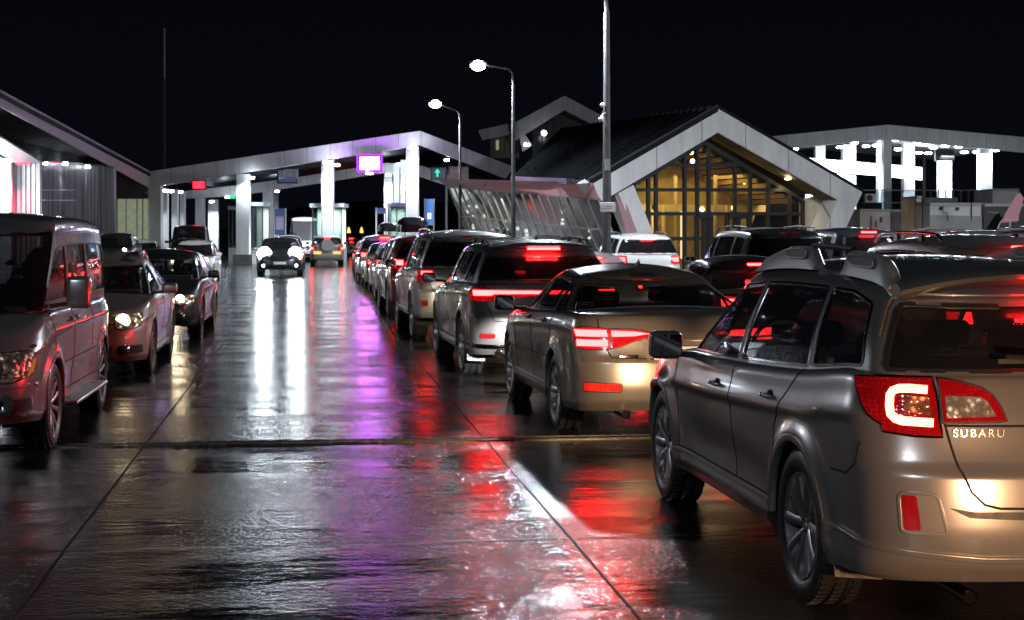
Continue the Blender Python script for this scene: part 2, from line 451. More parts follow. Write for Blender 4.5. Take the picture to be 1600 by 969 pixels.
def cap_mesh(mb, sh, crown, k=1.0, mi=0, nx=10, mi_fn=None):
    """closes a shell's top edge with a crowned sheet"""
    qs = merge_q(base_q(k), []); Q = np.array(qs); T = np.ones_like(Q)
    P = sh.pt(Q, T); n = len(Q)
    V = np.zeros((n, 2*nx+1, 3)); L = P[-1][1]-P[0][1]
    for i in range(n):
        x, y, z = P[i]; e = math.sin(PI*min(1, max(0, (y-P[0][1])/L)))**0.5 if 0 < i < n-1 else 0
        for j in range(-nx, nx+1):
            f = j/nx; V[i, j+nx] = (abs(x)*f, y, z+float(crown(y))*(1-f*f)*min(1, e*1.5))
    du = np.gradient(V, axis=0); dv = np.gradient(V, axis=1); N = np.cross(dv, du)
    N[..., 2] = np.abs(N[..., 2])+1e-9; ln = np.linalg.norm(N, axis=-1, keepdims=True); N /= np.maximum(ln, 1e-9)
    # blend edge normals with the shell's so the rounding reads as one skin
    idx = lambda i, j: i*(2*nx+1)+j
    F = []; M = []
    for i in range(n-1):
        ym = (P[i][1]+P[i+1][1])/2
        for j in range(2*nx):
            F.append((idx(i, j), idx(i, j+1), idx(i+1, j+1), idx(i+1, j))); M.append(mi_fn(ym) if mi_fn else mi)
    V = V.reshape(-1, 3); N = N.reshape(-1, 3)
    o = len(mb.v); mb.add(V.tolist(), F, mi, N.tolist())
    mb.m[-len(F):] = M

# ================================================================== wheels
def wheel_parts(root, R, w, style, c, side, lod):
    """side -1 left. c = wheel centre"""
    tw = w; n = 48 if lod > 1 else 28
    tyre = MB(); rr = R*0.70
    prof = [(-tw*0.42, rr), (-tw*0.5, rr+0.02), (-tw*0.52, R*0.88), (-tw*0.47, R*0.965), (-tw*0.40, R*0.99), (-tw*0.15, R), (-tw*0.145, R-0.008), (-tw*0.12, R-0.008), (-tw*0.115, R),
            (tw*0.115, R), (tw*0.12, R-0.008), (tw*0.145, R-0.008), (tw*0.15, R), (tw*0.40, R*0.99), (tw*0.47, R*0.965), (tw*0.52, R*0.88), (tw*0.5, rr+0.02), (tw*0.42, rr)]
    tyre.lathe(prof, 'X', (0,0,0), n)
    if lod > 1:
        for i in range(60):
            a = 2*PI*i/60
            for xo, sk in ((-0.33*tw, 0.12), (0.33*tw, -0.12), (0, 0.2)):
                Mx = Matrix.Rotation(a, 3, 'X') @ Matrix.Rotation(sk*2, 3, 'Z')
                v = Matrix.Rotation(a, 3, 'X') @ Vector((xo, 0, R+0.001))
                tyre.box(v, (tw*0.20, 0.019, 0.012), M=Matrix.Rotation(a, 3, 'X') @ Matrix.Rotation(sk*2, 3, 'Z'))
    s = side; rim = MB()
    # barrel and lip
    rim.lathe([(-s*tw*0.35, rr*0.99), (s*tw*0.44, rr*0.99), (s*tw*0.47, rr*0.985), (s*tw*0.46, rr*0.93), (s*tw*0.30, rr*0.90), (-s*tw*0.2, rr*0.86)], 'X', (0,0,0), n)
    xo = s*tw*0.40; hub = rr*0.22
    rim.lathe([(xo*0.55, 0.001), (xo*0.62, hub*0.6), (xo*0.78, hub*0.62), (xo*0.86, hub*0.45), (xo*0.9, hub*0.42), (xo*0.9, 0.001)], 'X', (0,0,0), 20)
    ns, tw2 = {'ten': (5, 0.16), 'five': (5, 0), 'multi': (10, 0), 'twin': (6, 0.14), 'steel': (8, 0)}[style]
    wS = {'ten': 0.058, 'five': 0.11, 'multi': 0.05, 'twin': 0.05, 'steel': 0.09}[style]
    dark = 1
    for i in range(ns):
        for o in ((-tw2, tw2) if tw2 else (0,)):
            a = 2*PI*i/ns+0.3
            a0 = a+o*0.9; a1 = a+o*1.9 if tw2 else a
            p0 = Vector((xo*0.80, math.cos(a0)*hub*0.7, math.sin(a0)*hub*0.7)); p1 = Vector((xo*1.10, math.cos(a1)*rr*0.94, math.sin(a1)*rr*0.94))
            t = (p1-p0).normalized(); b = Vector((1,0,0)).cross(t).normalized(); u = t.cross(b)
            k = wS*R/0.35
            if u.x*s < 0: u = -u
            vs = []
            for p, kk, dp in ((p0, 0.75, 0.03), (p0*0.5+p1*0.5+Vector((s*0.004,0,0)), 0.9, 0.028), (p1, 1.25, 0.022)):
                vs += [p-b*k*kk*0.5-u*dp, p-b*k*kk*0.42, p-b*k*kk*0.15+u*0.006, p+b*k*kk*0.15+u*0.006, p+b*k*kk*0.42, p+b*k*kk*0.5-u*dp]
            fs = []
            for q in range(2):
                for j in range(5): fs.append((q*6+j, q*6+j+1, (q+1)*6+j+1, (q+1)*6+j))
            fs.append((12,13,14,15,16,17)); rim.add(vs, fs)
    # brake disc
    rim.lathe([(s*0.01, 0.001), (s*0.01, rr*0.72), (-s*0.02, rr*0.72), (-s*0.02, 0.001)], 'X', (0,0,0), 24, mi=1)
    o = rim.build('wheel', [mat('alloy', (0.42,0.42,0.44), 0.28, 0.9, noise=(9, 0.5)), mat('brake_disc', (0.06,0.055,0.05), 0.5, 0.6)], root, angle=30)
    t = tyre.build('tyre', mat('tyre_rubber', (0.022,0.022,0.023), 0.42, noise=(12, 0.5)), o, angle=40)
    o.location = c
    return o

def rbox(mb, c, d, r, M=None, mi=0, seg=3):
    """box with rounded edges"""
    bm = bmesh.new(); bmesh.ops.create_cube(bm, size=1.0)
    for v in bm.verts: v.co = Vector((v.co.x*d[0], v.co.y*d[1], v.co.z*d[2]))
    bmesh.ops.bevel(bm, geom=bm.edges[:]+bm.verts[:], offset=min(r, min(d)*0.49), segments=seg, profile=0.5, affect='EDGES')
    bm.verts.index_update()
    vs = [(M @ v.co if M is not None else v.co)+Vector(c) for v in bm.verts]; fs = [tuple(v.index for v in f.verts) for f in bm.faces]
    bm.free(); mb.add(vs, fs, mi)
# ================================================================== car assembly
def M_black(): return mat('black_plastic', (0.018,0.018,0.019), 0.45, noise=(20, 0.4))
def M_gap(): return mat('panel_gap', (0.004,0.004,0.004), 0.9)
def M_int(): return mat('cabin_dark', (0.012,0.012,0.013), 0.8)
def M_chrome(): return mat('chrome', (0.55,0.55,0.56), 0.12, 1.0)
def lens_mat(name, col, lo, hi, sc=55):  # cell glow painted in as emission, also on unlit lenses and passive reflectors
    if name in MATS: return MATS[name]
    m = mat(name, col, 0.08, 0, 1.0, emis=(1,0.015,0.02), es=lo); nt = m.node_tree; N = nt.nodes.new; L = nt.links.new; b = nt.nodes['Principled BSDF']
    tc = N('ShaderNodeTexCoord'); v = N('ShaderNodeTexVoronoi'); v.inputs['Scale'].default_value = sc; v.inputs['Randomness'].default_value = 0.25; L(tc.outputs['Object'], v.inputs['Vector'])
    r = N('ShaderNodeMapRange'); r.inputs[1].default_value = 0.0; r.inputs[2].default_value = 0.55; r.inputs[3].default_value = hi; r.inputs[4].default_value = lo*0.4; L(v.outputs['Distance'], r.inputs[0])
    n = N('ShaderNodeTexNoise'); n.inputs['Scale'].default_value = 9; L(tc.outputs['Object'], n.inputs['Vector'])
    q = N('ShaderNodeMapRange'); q.inputs[1].default_value = 0.42; q.inputs[2].default_value = 0.62; q.inputs[3].default_value = 0.3; q.inputs[4].default_value = 1.5; L(n.outputs['Fac'], q.inputs[0])
    mu = N('ShaderNodeMath'); mu.operation = 'MULTIPLY'; L(r.outputs[0], mu.inputs[0]); L(q.outputs[0], mu.inputs[1]); L(mu.outputs[0], b.inputs['Emission Strength'])
    bp = N('ShaderNodeBump'); bp.inputs['Strength'].default_value = 0.4; bp.inputs['Distance'].default_value = 0.004; L(v.outputs['Distance'], bp.inputs['Height']); L(bp.outputs[0], b.inputs['Normal'])
    return m
def painted_glint_mat(name, col, em, hi, sc=34):  # glints painted in as emission, on unlit lamps as well
    if name in MATS: return MATS[name]
    m = mat(name, col, 0.10, 0.8, 1.0, emis=em, es=0.1); nt = m.node_tree; N = nt.nodes.new; L = nt.links.new; b = nt.nodes['Principled BSDF']
    tc = N('ShaderNodeTexCoord'); v = N('ShaderNodeTexVoronoi'); v.inputs['Scale'].default_value = sc; L(tc.outputs['Object'], v.inputs['Vector'])
    n = N('ShaderNodeTexNoise'); n.inputs['Scale'].default_value = 13; n.inputs['Detail'].default_value = 4; L(tc.outputs['Object'], n.inputs['Vector'])
    r = N('ShaderNodeMapRange'); r.inputs[1].default_value = 0.0; r.inputs[2].default_value = 0.5; r.inputs[3].default_value = 1.0; r.inputs[4].default_value = 0.05; L(v.outputs['Distance'], r.inputs[0])
    q = N('ShaderNodeMapRange'); q.inputs[1].default_value = 0.48; q.inputs[2].default_value = 0.66; q.inputs[3].default_value = 0.05; q.inputs[4].default_value = 1.0; L(n.outputs['Fac'], q.inputs[0])
    mu = N('ShaderNodeMath'); mu.operation = 'MULTIPLY'; L(r.outputs[0], mu.inputs[0]); L(q.outputs[0], mu.inputs[1])
    m2 = N('ShaderNodeMath'); m2.operation = 'MULTIPLY'; m2.inputs[1].default_value = hi; L(mu.outputs[0], m2.inputs[0]); L(m2.outputs[0], b.inputs['Emission Strength'])
    bp = N('ShaderNodeBump'); bp.inputs['Strength'].default_value = 0.8; bp.inputs['Distance'].default_value = 0.008; L(v.outputs['Distance'], bp.inputs['Height']); L(bp.outputs[0], b.inputs['Normal'])
    return m
def M_redlens(): return lens_mat('red_lens', (0.22,0.003,0.006), 0.03, 0.22)
def M_redglow(): return lens_mat('red_lens_lit', (0.35,0.004,0.01), 0.25, 0.95)
def M_clearlens(): return mat('clear_lens', (0.5,0.46,0.42), 0.12, 0.5, 1.0)
def M_refl(): return mat('lamp_bowl', (0.75,0.74,0.7), 0.15, 0.9)

def auto(kind, **k):
    """profiles for a body style, lengths in metres; every value can be overridden"""
    D = dict(
      wagon=dict(y0=-2.45, y1=2.4, ra=-1.35, fa=1.40, Wd=0.90, R=0.335, zs=0.23, beltR=1.02, beltF=0.97, hoodz=0.80, nosez=0.68, roof=1.50, cowl=1.12, wst=0.28, rgb=-2.25, rgt=-1.98, tw=0.22, top=0.62, tail=0.05, deck=None),
      suv=dict(y0=-2.40, y1=2.35, ra=-1.40, fa=1.42, Wd=0.95, R=0.38, zs=0.32, beltR=1.20, beltF=1.14, hoodz=1.00, nosez=0.88, roof=1.78, cowl=1.10, wst=0.42, rgb=-2.28, rgt=-2.08, tw=0.25, top=0.68, tail=0.05, deck=None),
      sedan=dict(y0=-2.35, y1=2.35, ra=-1.30, fa=1.38, Wd=0.89, R=0.325, zs=0.20, beltR=1.00, beltF=0.93, hoodz=0.76, nosez=0.64, roof=1.42, cowl=1.10, wst=0.25, rgb=-1.72, rgt=-1.05, tw=0.215, top=0.60, tail=0.05, deck=0.98),
      hatch=dict(y0=-1.95, y1=1.95, ra=-1.22, fa=1.24, Wd=0.83, R=0.30, zs=0.20, beltR=0.97, beltF=0.90, hoodz=0.80, nosez=0.66, roof=1.45, cowl=1.00, wst=0.25, rgb=-1.80, rgt=-1.55, tw=0.19, top=0.58, tail=0.05, deck=None),
      van=dict(y0=-2.45, y1=2.40, ra=-1.55, fa=1.60, Wd=0.95, R=0.34, zs=0.25, beltR=1.10, beltF=1.10, hoodz=0.98, nosez=0.82, roof=1.85, cowl=1.55, wst=0.75, rgb=-2.40, rgt=-2.28, tw=0.225, top=0.80, tail=0.04, deck=None),
      minibus=dict(y0=-2.9, y1=2.7, ra=-1.9, fa=1.75, Wd=1.0, R=0.35, zs=0.30, beltR=1.25, beltF=1.25, hoodz=1.12, nosez=0.95, roof=2.50, cowl=1.95, wst=1.25, rgb=-2.85, rgt=-2.75, tw=0.22, top=0.82, tail=0.04, deck=None))[kind]
    D = dict(D); D['kind'] = kind; D.update(k); return D

def shells(S):
    y0, y1, Wd, zs = S['y0'], S['y1'], S['Wd'], S['zs']
    zt = S.get('belt') or ([(y0, S['deck'] or S['beltR']-0.01), (S['rgb'] if not S['deck'] else S['rgb']+0.1, S['beltR']), (0, (S['beltR']*0.45+S['beltF']*0.55)), (S['cowl']-0.1, S['beltF']), (S['cowl']+0.12, S['beltF']-0.02), (y1-0.45, S['hoodz']), (y1-0.15, S['nosez']+0.04), (y1, S['nosez'])])
    ztc = curve(zt); Ra = S['R']+0.055; S['Ra'] = Ra
    hoodish = 0.06
    flare = S.get('flare', 0.022); crease = S.get('crease', 0.13)
    def bump(y, z):
        o = np.zeros_like(y)
        for ya in (S['ra'], S['fa']):
            r = np.hypot(y-ya, z-S['R']); o = o + flare*np.exp(-np.maximum(0, r-Ra-0.015)**2/0.004)*np.exp(-np.maximum(0, Ra-r)**2/0.01)
        mid = np.exp(-(np.maximum(0, np.abs(y-(S['ra']+S['fa'])/2)-0.55)/0.35)**2)
        o = o - 0.022*np.exp(-((z-(zs+0.24))/0.13)**2)*mid
        zc = ztc(y)-crease
        o = o + 0.014*np.exp(-(np.maximum(0, zc-z)/0.03)**2)*np.exp(-(np.maximum(0, z-zc)/0.07)**2)
        o = o + S.get('sillout', 0.012)*np.exp(-((z-zs-0.06)/0.05)**2)
        return o
    yr = S.get('yr') or [(0, y0+0.10), (0.12, y0+0.02), (0.28, y0), (0.5, y0+0.01), (0.58, y0+0.05), (0.8, y0+S['tail']+0.03), (1, y0+S['tail']+0.08)]
    yf = S.get('yf') or [(0, y1-0.12), (0.15, y1-0.03), (0.35, y1), (0.6, y1-0.01), (0.8, y1-0.07), (1, y1-0.22)]
    plan = S.get('plan') or [(y0, 0.945), (y0+0.9, 0.992), (0, 1.0), (y1-1.0, 0.99), (y1, 0.90)]
    lower = Shell(yr, yf, [(0, Wd-0.045), (0.12, Wd-0.02), (0.45, Wd-0.004), (0.7, Wd), (0.9, Wd-0.018), (1, Wd-0.035)], [(y0, zs+0.03), (y0+0.5, zs), (y1-0.5, zs), (y1, zs)], zt,
                  crR=S.get('crR', 0.34), nR=S.get('nR', 3.2), crF=S.get('crF', 0.62), nF=2.7, r=0.035, t0=0.93, plan=plan, bump=bump, kF=2.4, kR=1.0)
    wg = Wd-0.055; top = S['top']*1.0
    rz = S['roof']
    rt = S.get('rooft') or [(S['rgt'], rz-0.075 if not S['deck'] else rz-0.10), (S['rgt']+0.35, rz-0.03), ((S['rgt']+S['wst'])/2+0.15, rz), (S['wst']-0.2, rz-0.035), (S['wst'], rz-0.075)]
    def zbg(y): return ztc(y)-0.012
    up = Shell([(0, S['rgb']), (0.5, S['rgb']*0.52+S['rgt']*0.48-0.02), (1, S['rgt'])], [(0, S['cowl']), (0.5, S['cowl']*0.5+S['wst']*0.5+0.05), (1, S['wst'])],
               [(0, wg), (0.35, wg*0.68+top*0.32+0.015), (0.8, wg*0.2+top*0.8+0.012), (1, top)], zbg, rt,
               crR=S.get('crRg', 0.26), nR=2.8, crF=0.30, nF=2.5, r=0.07, t0=0.84,
               plan=[(S['rgb'], S.get('gplanR', 0.93)), (S['rgb']+0.7, 0.985), (0, 1.0), (S['cowl'], 0.93)], kF=1.2, kR=1.0)
    return lower, up

def sg(up, y, t):
    return ('s', y, float(up.zb(y)*(1-t)+up.zt(y)*t))

def make_car(S, label, cat, name, X, Y, rz, group, lod=2):
    """X,Y: world position of the car's centre; rz heading (0 = away from camera, PI = facing it)"""
    root = thing(name, label, cat, (X, Y, 0), rz, group)
    lower, up = shells(S); S['lower'], S['up'] = lower, up
    k = {2: 1.0, 1: 0.55, 0: 0.3}[lod]; dt = {2: 0.022, 1: 0.07, 0: 0.16}[lod]
    pm = S['paint']; R = S['R']; Ra = S['Ra']; zs = S['zs']
    # ---- body
    arches = []
    for ya in (S['ra'], S['fa']):
        pts = []
        for i in range(25):
            a = PI*i/24; pts.append(('s', ya+Ra*math.cos(a), R+Ra*math.sin(a)))
        z = R
        pts += [('s', ya-Ra, zs-0.03), ('s', ya+Ra, zs-0.03)]
        arches.append([lower.inv(*p) for p in pts])
    b = MB()
    shell_mesh(b, lower, arches, k, dt)
    wins = []
    tb, tt = S.get('wtb', 0.05), S.get('wtt', 0.82)
    for wi, wdef in enumerate(S['windows']):
        yb0, yt0, yb1, yt1 = wdef[:4]; t1 = wdef[4] if len(wdef) > 4 else tt; rad = wdef[5] if len(wdef) > 5 else 0.03
        top = [sg(up, yt0+(yt1-yt0)*f, t1+(tt-t1)*min(1, f*2)) for f in np.linspace(0, 1, 7)]
        bot = [sg(up, yb1+(yb0-yb1)*f, tb) for f in np.linspace(0, 1, 7)]
        pts = top+bot
        if rad: pts = rounded(pts, [rad if i in (0, 6, 7, 13) else 0 for i in range(14)])
        wins.append(poly(up, pts))
    rw = S.get('rearwin', (0.07, 0.86, 0.88, 0.80))   # t bottom, t top, fraction of corner q bottom, top
    fw = S.get('windscreen', (0.05, 0.90, 0.93, 0.90))
    def endpoly(q0, w4, front):
        tb_, tt_, qb, qt = w4; r = []
        sgn = -1 if front else 1
        q = lambda v: 3-v if front else v
        r += [('q', q(0), tb_)]+[('q', q(qb*f), tb_) for f in (0.3, 0.6, 0.85, 0.95)]+[('q', q(qb+(qt-qb)*0.06), tb_+(tt_-tb_)*0.06)]
        r += [('q', q(qb+(qt-qb)*f), tb_+(tt_-tb_)*f) for f in (0.3, 0.6, 0.9)]+[('q', q(qt*0.96), tt_-0.01), ('q', q(qt*0.88), tt_)]
        r += [('q', q(qt*f), tt_) for f in (0.5, 0.2, 0)]
        return [(p[1], p[2]) for p in r]
    rear = endpoly(0, rw, False) if rw else None; front = endpoly(3, fw, True)
    if rear: rear = [(max(-0.0, q), t) for q, t in rear]
    shell_mesh(b, up, wins+([rear] if rear else [])+[front], k, dt)
    crown = S.get('crown', 0.055)
    def cab(ym): return 1 if (S['rgb']+0.06 < ym < S['cowl']-0.06) else 0
    cap_mesh(b, lower, lambda y: 0.04, k, 0, 10 if lod else 5, cab)
    cap_mesh(b, up, lambda y: crown, k, 0, 10 if lod else 5)
    # roof ditch lines / floor / liners
    if lod:
        for ar in arches: ribbon(b, lower, ar[:25], S.get('lip', 0.02), 0.006, False, 0, 'LR', 0.03)
        for kd, key in (('s', 'seams'), ('r', 'seams_rear'), ('f', 'seams_front')):
            for seam in S.get(key, []):
                ribbon(b, lower, poly(lower, [(kd, a_, z_) for a_, z_ in seam], 0.03, False), 0.010, 0.0026, False, 2, 'LR', 0.003)
        ws = sorted(S['windows'], key=lambda w: w[0])
        for a, c in zip(ws[:-1], ws[1:]):
            if c[0]-a[2] < 0.2:
                pts = [sg(up, c[0], tb), sg(up, a[2], tb), sg(up, a[3], tt), sg(up, c[1], tt)]
                patch(b, up, poly(up, pts), 0.003, 0.3, 3, 'LR', k)
    body = b.build('body', [pm, M_int(), M_gap(), M_black()], root)
    u = MB(); u.box((0, (S['ra']+S['fa'])/2, zs+0.06), (S['Wd']*1.3, S['y1']-S['y0']-0.5, 0.10))
    for ya in (S['ra'], S['fa']):
        for s_ in (-1, 1):
            n = 17; vs = []
            for i in range(n):
                a = -0.35+(PI+0.7)*i/(n-1); yy = ya+(Ra+0.002)*math.cos(a); zz = R+(Ra+0.002)*math.sin(a)
                q, t = lower.inv('s', yy, max(zz, zs+0.0)); p = lower.pt(np.array([q]), np.array([min(max(t,0),1)]))[0]
                vs += [(s_*(abs(p[0])-0.006), yy, zz), (s_*(S['Wd']-0.36), yy, zz)]
            fs = [(2*i, 2*i+1, 2*i+3, 2*i+2) for i in range(n-1)]; vs.append((s_*(S['Wd']-0.36), ya, R)); c = len(vs)-1
            fs += [(2*i+1, c, 2*i+3) for i in range(n-1)]; u.add(vs, fs)
    u.build('underbody', mat('underbody', (0.008,0.008,0.008), 0.8), root)
    # ---- glass
    gm = S.get('glass') or glass('tinted_glass', (0.16,0.17,0.18))
    gs = S.get('glass_side') or gm
    for pg in wins:
        for s_ in 'LR':
            w = MB(); patch(w, up, pg, -0.006, 0.15, 0, s_, k)
            if lod: ribbon(w, up, pg, 0.018 if S.get('chrome') else 0.014, 0.004, True, 1, s_)
            w.build('window', [gs, M_chrome() if S.get('chrome') else M_black()], root)
    if rear:
        w = MB(); patch(w, up, rear, -0.004, 0.15, 0, 'LR', k); (ribbon(w, up, rear[:-1], 0.03, 0.003, False, 1, 'LR') if lod else None); w.build('rear_window', [S.get('glass_rear') or gm, M_black()], root)
    w = MB(); patch(w, up, front, -0.004, 0.15, 0, 'LR', k); (ribbon(w, up, front[:-1], 0.03, 0.003, False, 1, 'LR') if lod else None); w.build('windscreen', [S.get('glass_front') or gm, M_black()], root)
    if lod:
        # handles
        for (hy, hz) in S['handles']:
            q, t = lower.inv('s', hy, hz); p = lower.pt(np.array([q]), np.array([t]))[0]
            for s_ in (-1, 1):
                h = MB(); x = abs(p[0])*s_
                h.ell((x-s_*0.004, hy, hz), (0.006, 0.062, 0.036), 16, 8, mi=1)
                rbox(h, (x+s_*0.022, hy, hz+0.004), (0.016, 0.17, 0.026), 0.008)
                h.box((x+s_*0.008, hy+0.07, hz+0.004), (0.03, 0.02, 0.018)); h.box((x+s_*0.008, hy-0.07, hz+0.004), (0.03, 0.02, 0.018))
                h.build('door_handle', [S.get('handlemat') or pm, M_gap()], root, angle=50)
    # lower cladding
    if S.get('clad'):
        zc = S['clad']; a0, a1 = S['ra']+Ra+0.01, S['fa']-Ra-0.01
        for s_ in 'LR':
            c = MB(); patch(c, lower, poly(lower, [('s', a0, zs+0.003), ('s', a1, zs+0.003), ('s', a1, zc), ('s', a0, zc)]), 0.006, 0.2, 0, s_, k)
            ribbon(c, lower, poly(lower, [('s', a0, zc), ('s', a1, zc)], 0.1, False), 0.02, 0.010, False, 0, s_, 0.02)
            c.build('side_skirt', S.get('cladmat') or M_black(), root)
    # ---- wheels
    for ya in (S['ra'], S['fa']):
        for s_ in (-1, 1):
            wheel_parts(root, R, S['tw'], S.get('rim', 'five'), (s_*(S['Wd']-S['tw']*0.52-0.005), ya, R), s_, lod)
    # ---- mirrors
    if S.get('mirrors', True):
        my = S['cowl']-S.get('mirback', 0.28); mz = float(lower.zt(my))+S.get('mirup', 0.075)
        for s_ in (-1, 1):
            m_ = MB(); hs = S.get('mirsize', (0.20, 0.10, 0.135))
            cx = s_*(S['Wd']+0.045+hs[0]/2)
            rbox(m_, (cx, my, mz), hs, 0.042, seg=4)
            m_.bar((s_*(S['Wd']-0.09), my+0.04, mz-hs[2]*0.42), (cx, my, mz-hs[2]*0.3), 0.05, 0.035, mi=1)
            m_.box((cx, my-hs[1]/2-0.001, mz), (hs[0]*0.82, 0.004, hs[2]*0.76), mi=2)
            m_.build('wing_mirror', [S.get('mirmat') or pm, M_black(), mat('mirror_glass', (0.7,0.7,0.72), 0.03, 1.0)], root, angle=60)
    # ---- roof rails
    if S.get('rails'):
        r0, r1 = S['rails']; sty = S.get('railstyle', 'bar')
        for s_ in (-1, 1):
            m_ = MB(); xs = S['top']-0.03; pts = []
            for f in np.linspace(0, 1, 14):
                y = r0+(r1-r0)*f; z = float(up.zt(y))+0.015; pts.append((y, z))
            lift = lambda f: 0.055*min(1, min(f, 1-f)*12)**0.6
            m_.tube([(s_*xs, y, z+lift(f)) for (y, z), f in zip(pts, np.linspace(0, 1, 14))], 0.016, 8)
            if sty == 'bar':
                for f in (0.30, 0.66):
                    y = r0+(r1-r0)*f; m_.box((s_*xs, y, float(up.zt(y))+0.025), (0.03, 0.09, 0.06))
            m_.build('roof_rail', S.get('railmat') or M_chrome(), root, angle=60)
    # ---- plates
    if S.get('plate_r'):
        y, z = S['plate_r'][:2]; m_ = MB(); rbox(m_, (0, y, z), (0.52, 0.012, 0.115), 0.01); m_.build('licence_plate', S.get('platemat') or mat('plate_white', (0.75,0.75,0.72), 0.35), root)
    if S.get('plate_f'):
        y, z = S['plate_f'][:2]; m_ = MB(); rbox(m_, (0, y, z), (0.52, 0.012, 0.115), 0.01); m_.build('licence_plate', mat('plate_white', (0.75,0.75,0.72), 0.35), root)
    # ---- cabin
    if S.get('cabin', lod == 2):
        hz = float(lower.zt(0.0))
        for yy, xs in ((0.10, (-0.37, 0.37)), (-0.85, (-0.38, 0.38))):
            if yy < S['rgb']+0.35: continue
            for x in xs:
                m_ = MB(); Mx = Matrix.Rotation(math.radians(14), 3, 'X')
                rbox(m_, (x, yy-0.18, hz-0.17), (0.46, 0.14, 0.42), 0.06, Mx)
                hh = hz+0.145; rbox(m_, (x, yy-0.27, hh), (0.25, 0.10, 0.15), 0.05, Mx)
                m_.bar((x-0.05, yy-0.23, hz+0.0), (x-0.05, yy-0.26, hz+0.12), 0.012); m_.bar((x+0.05, yy-0.23, hz+0.0), (x+0.05, yy-0.26, hz+0.12), 0.012)
                m_.build('seat', mat('seat_cloth', (0.03,0.03,0.033), 0.85), root, angle=50)
        m_ = MB(); rbox(m_, (0, S['cowl']-0.32, float(lower.zt(S['cowl']-0.3))+0.01), (S['Wd']*1.55, 0.40, 0.09), 0.04); m_.build('dashboard', M_int(), root)
        m_ = MB(); m_.lathe([(0, 0.0), (0, 0)], 'Y', (0,0,0), 3)
        m_ = MB(); c0 = Vector((-0.37, S['cowl']-0.62, hz+0.03)); m_.tube([c0+Vector((0.18*math.cos(a), -0.07*math.sin(a), 0.17*math.sin(a))) for a in np.linspace(0, 2*PI, 21)], 0.014, 6); m_.build('steering_wheel', M_int(), root)
        m_ = MB(); rbox(m_, (0, S['wst']+0.10, float(up.zt(S['wst']))-0.07), (0.22, 0.03, 0.07), 0.015); m_.build('rear_view_mirror', M_black(), root)
    return root

def lamp(root, name, sh, pg, lens, sides='LR', off=0.010, rim=True, glows=(), ribbons=(), label=None, k=1.0, offg=0.004, gasket=0.016):
    """one lamp per side: lens plus glowing pieces as sub-parts"""
    for s_ in sides:
        m_ = MB(); patch(m_, sh, pg, off, 0.05, 0, s_, k)
        if gasket: ribbon(m_, sh, pg, gasket, off*0.9, True, 1, s_)
        o = m_.build(name, [lens, M_black()], root)
        if label: o['label'] = label
        for pg2, mt, nm in glows:
            g = MB(); patch(g, sh, pg2, off+offg, 0.05, 0, s_, k); g.build(nm, mt, o)
        for path, w, mt, nm in ribbons:
            g = MB(); ribbon(g, sh, path, w, off+offg, False, 0, s_); g.build(nm, mt, o)

def bowl_lamp(root_o, c, r, aim, em, name='bulb', strength_mat=None, parent=None):
    """round projector: chrome ring and glowing disc, facing aim (+1 front / -1 rear) along y"""
    m_ = MB(); m_.lathe([(aim*0.006, 0.001), (aim*0.012, r*0.6), (aim*0.006, r*0.98), (0, r)], 'Y', c, 18); o = m_.build(name, em, parent or root_o, angle=80)
    return o

def text_on(parent, s, size, loc, rot, m_, depth=0.003, name='lettering', spacing=1.0, align='CENTER'):
    cu = bpy.data.curves.new('t', 'FONT'); cu.body = s; cu.size = size; cu.extrude = depth; cu.align_x = align; cu.align_y = 'CENTER'; cu.space_character = spacing
    to = bpy.data.objects.new('t', cu); scene.collection.objects.link(to)
    dg = bpy.context.evaluated_depsgraph_get(); me = bpy.data.meshes.new_from_object(to.evaluated_get(dg))
    bpy.data.objects.remove(to, do_unlink=True)
    me.materials.clear(); me.materials.append(m_)
    o = bpy.data.objects.new(name, me); scene.collection.objects.link(o); o.parent = parent; o.location = loc; o.rotation_euler = rot
    return o
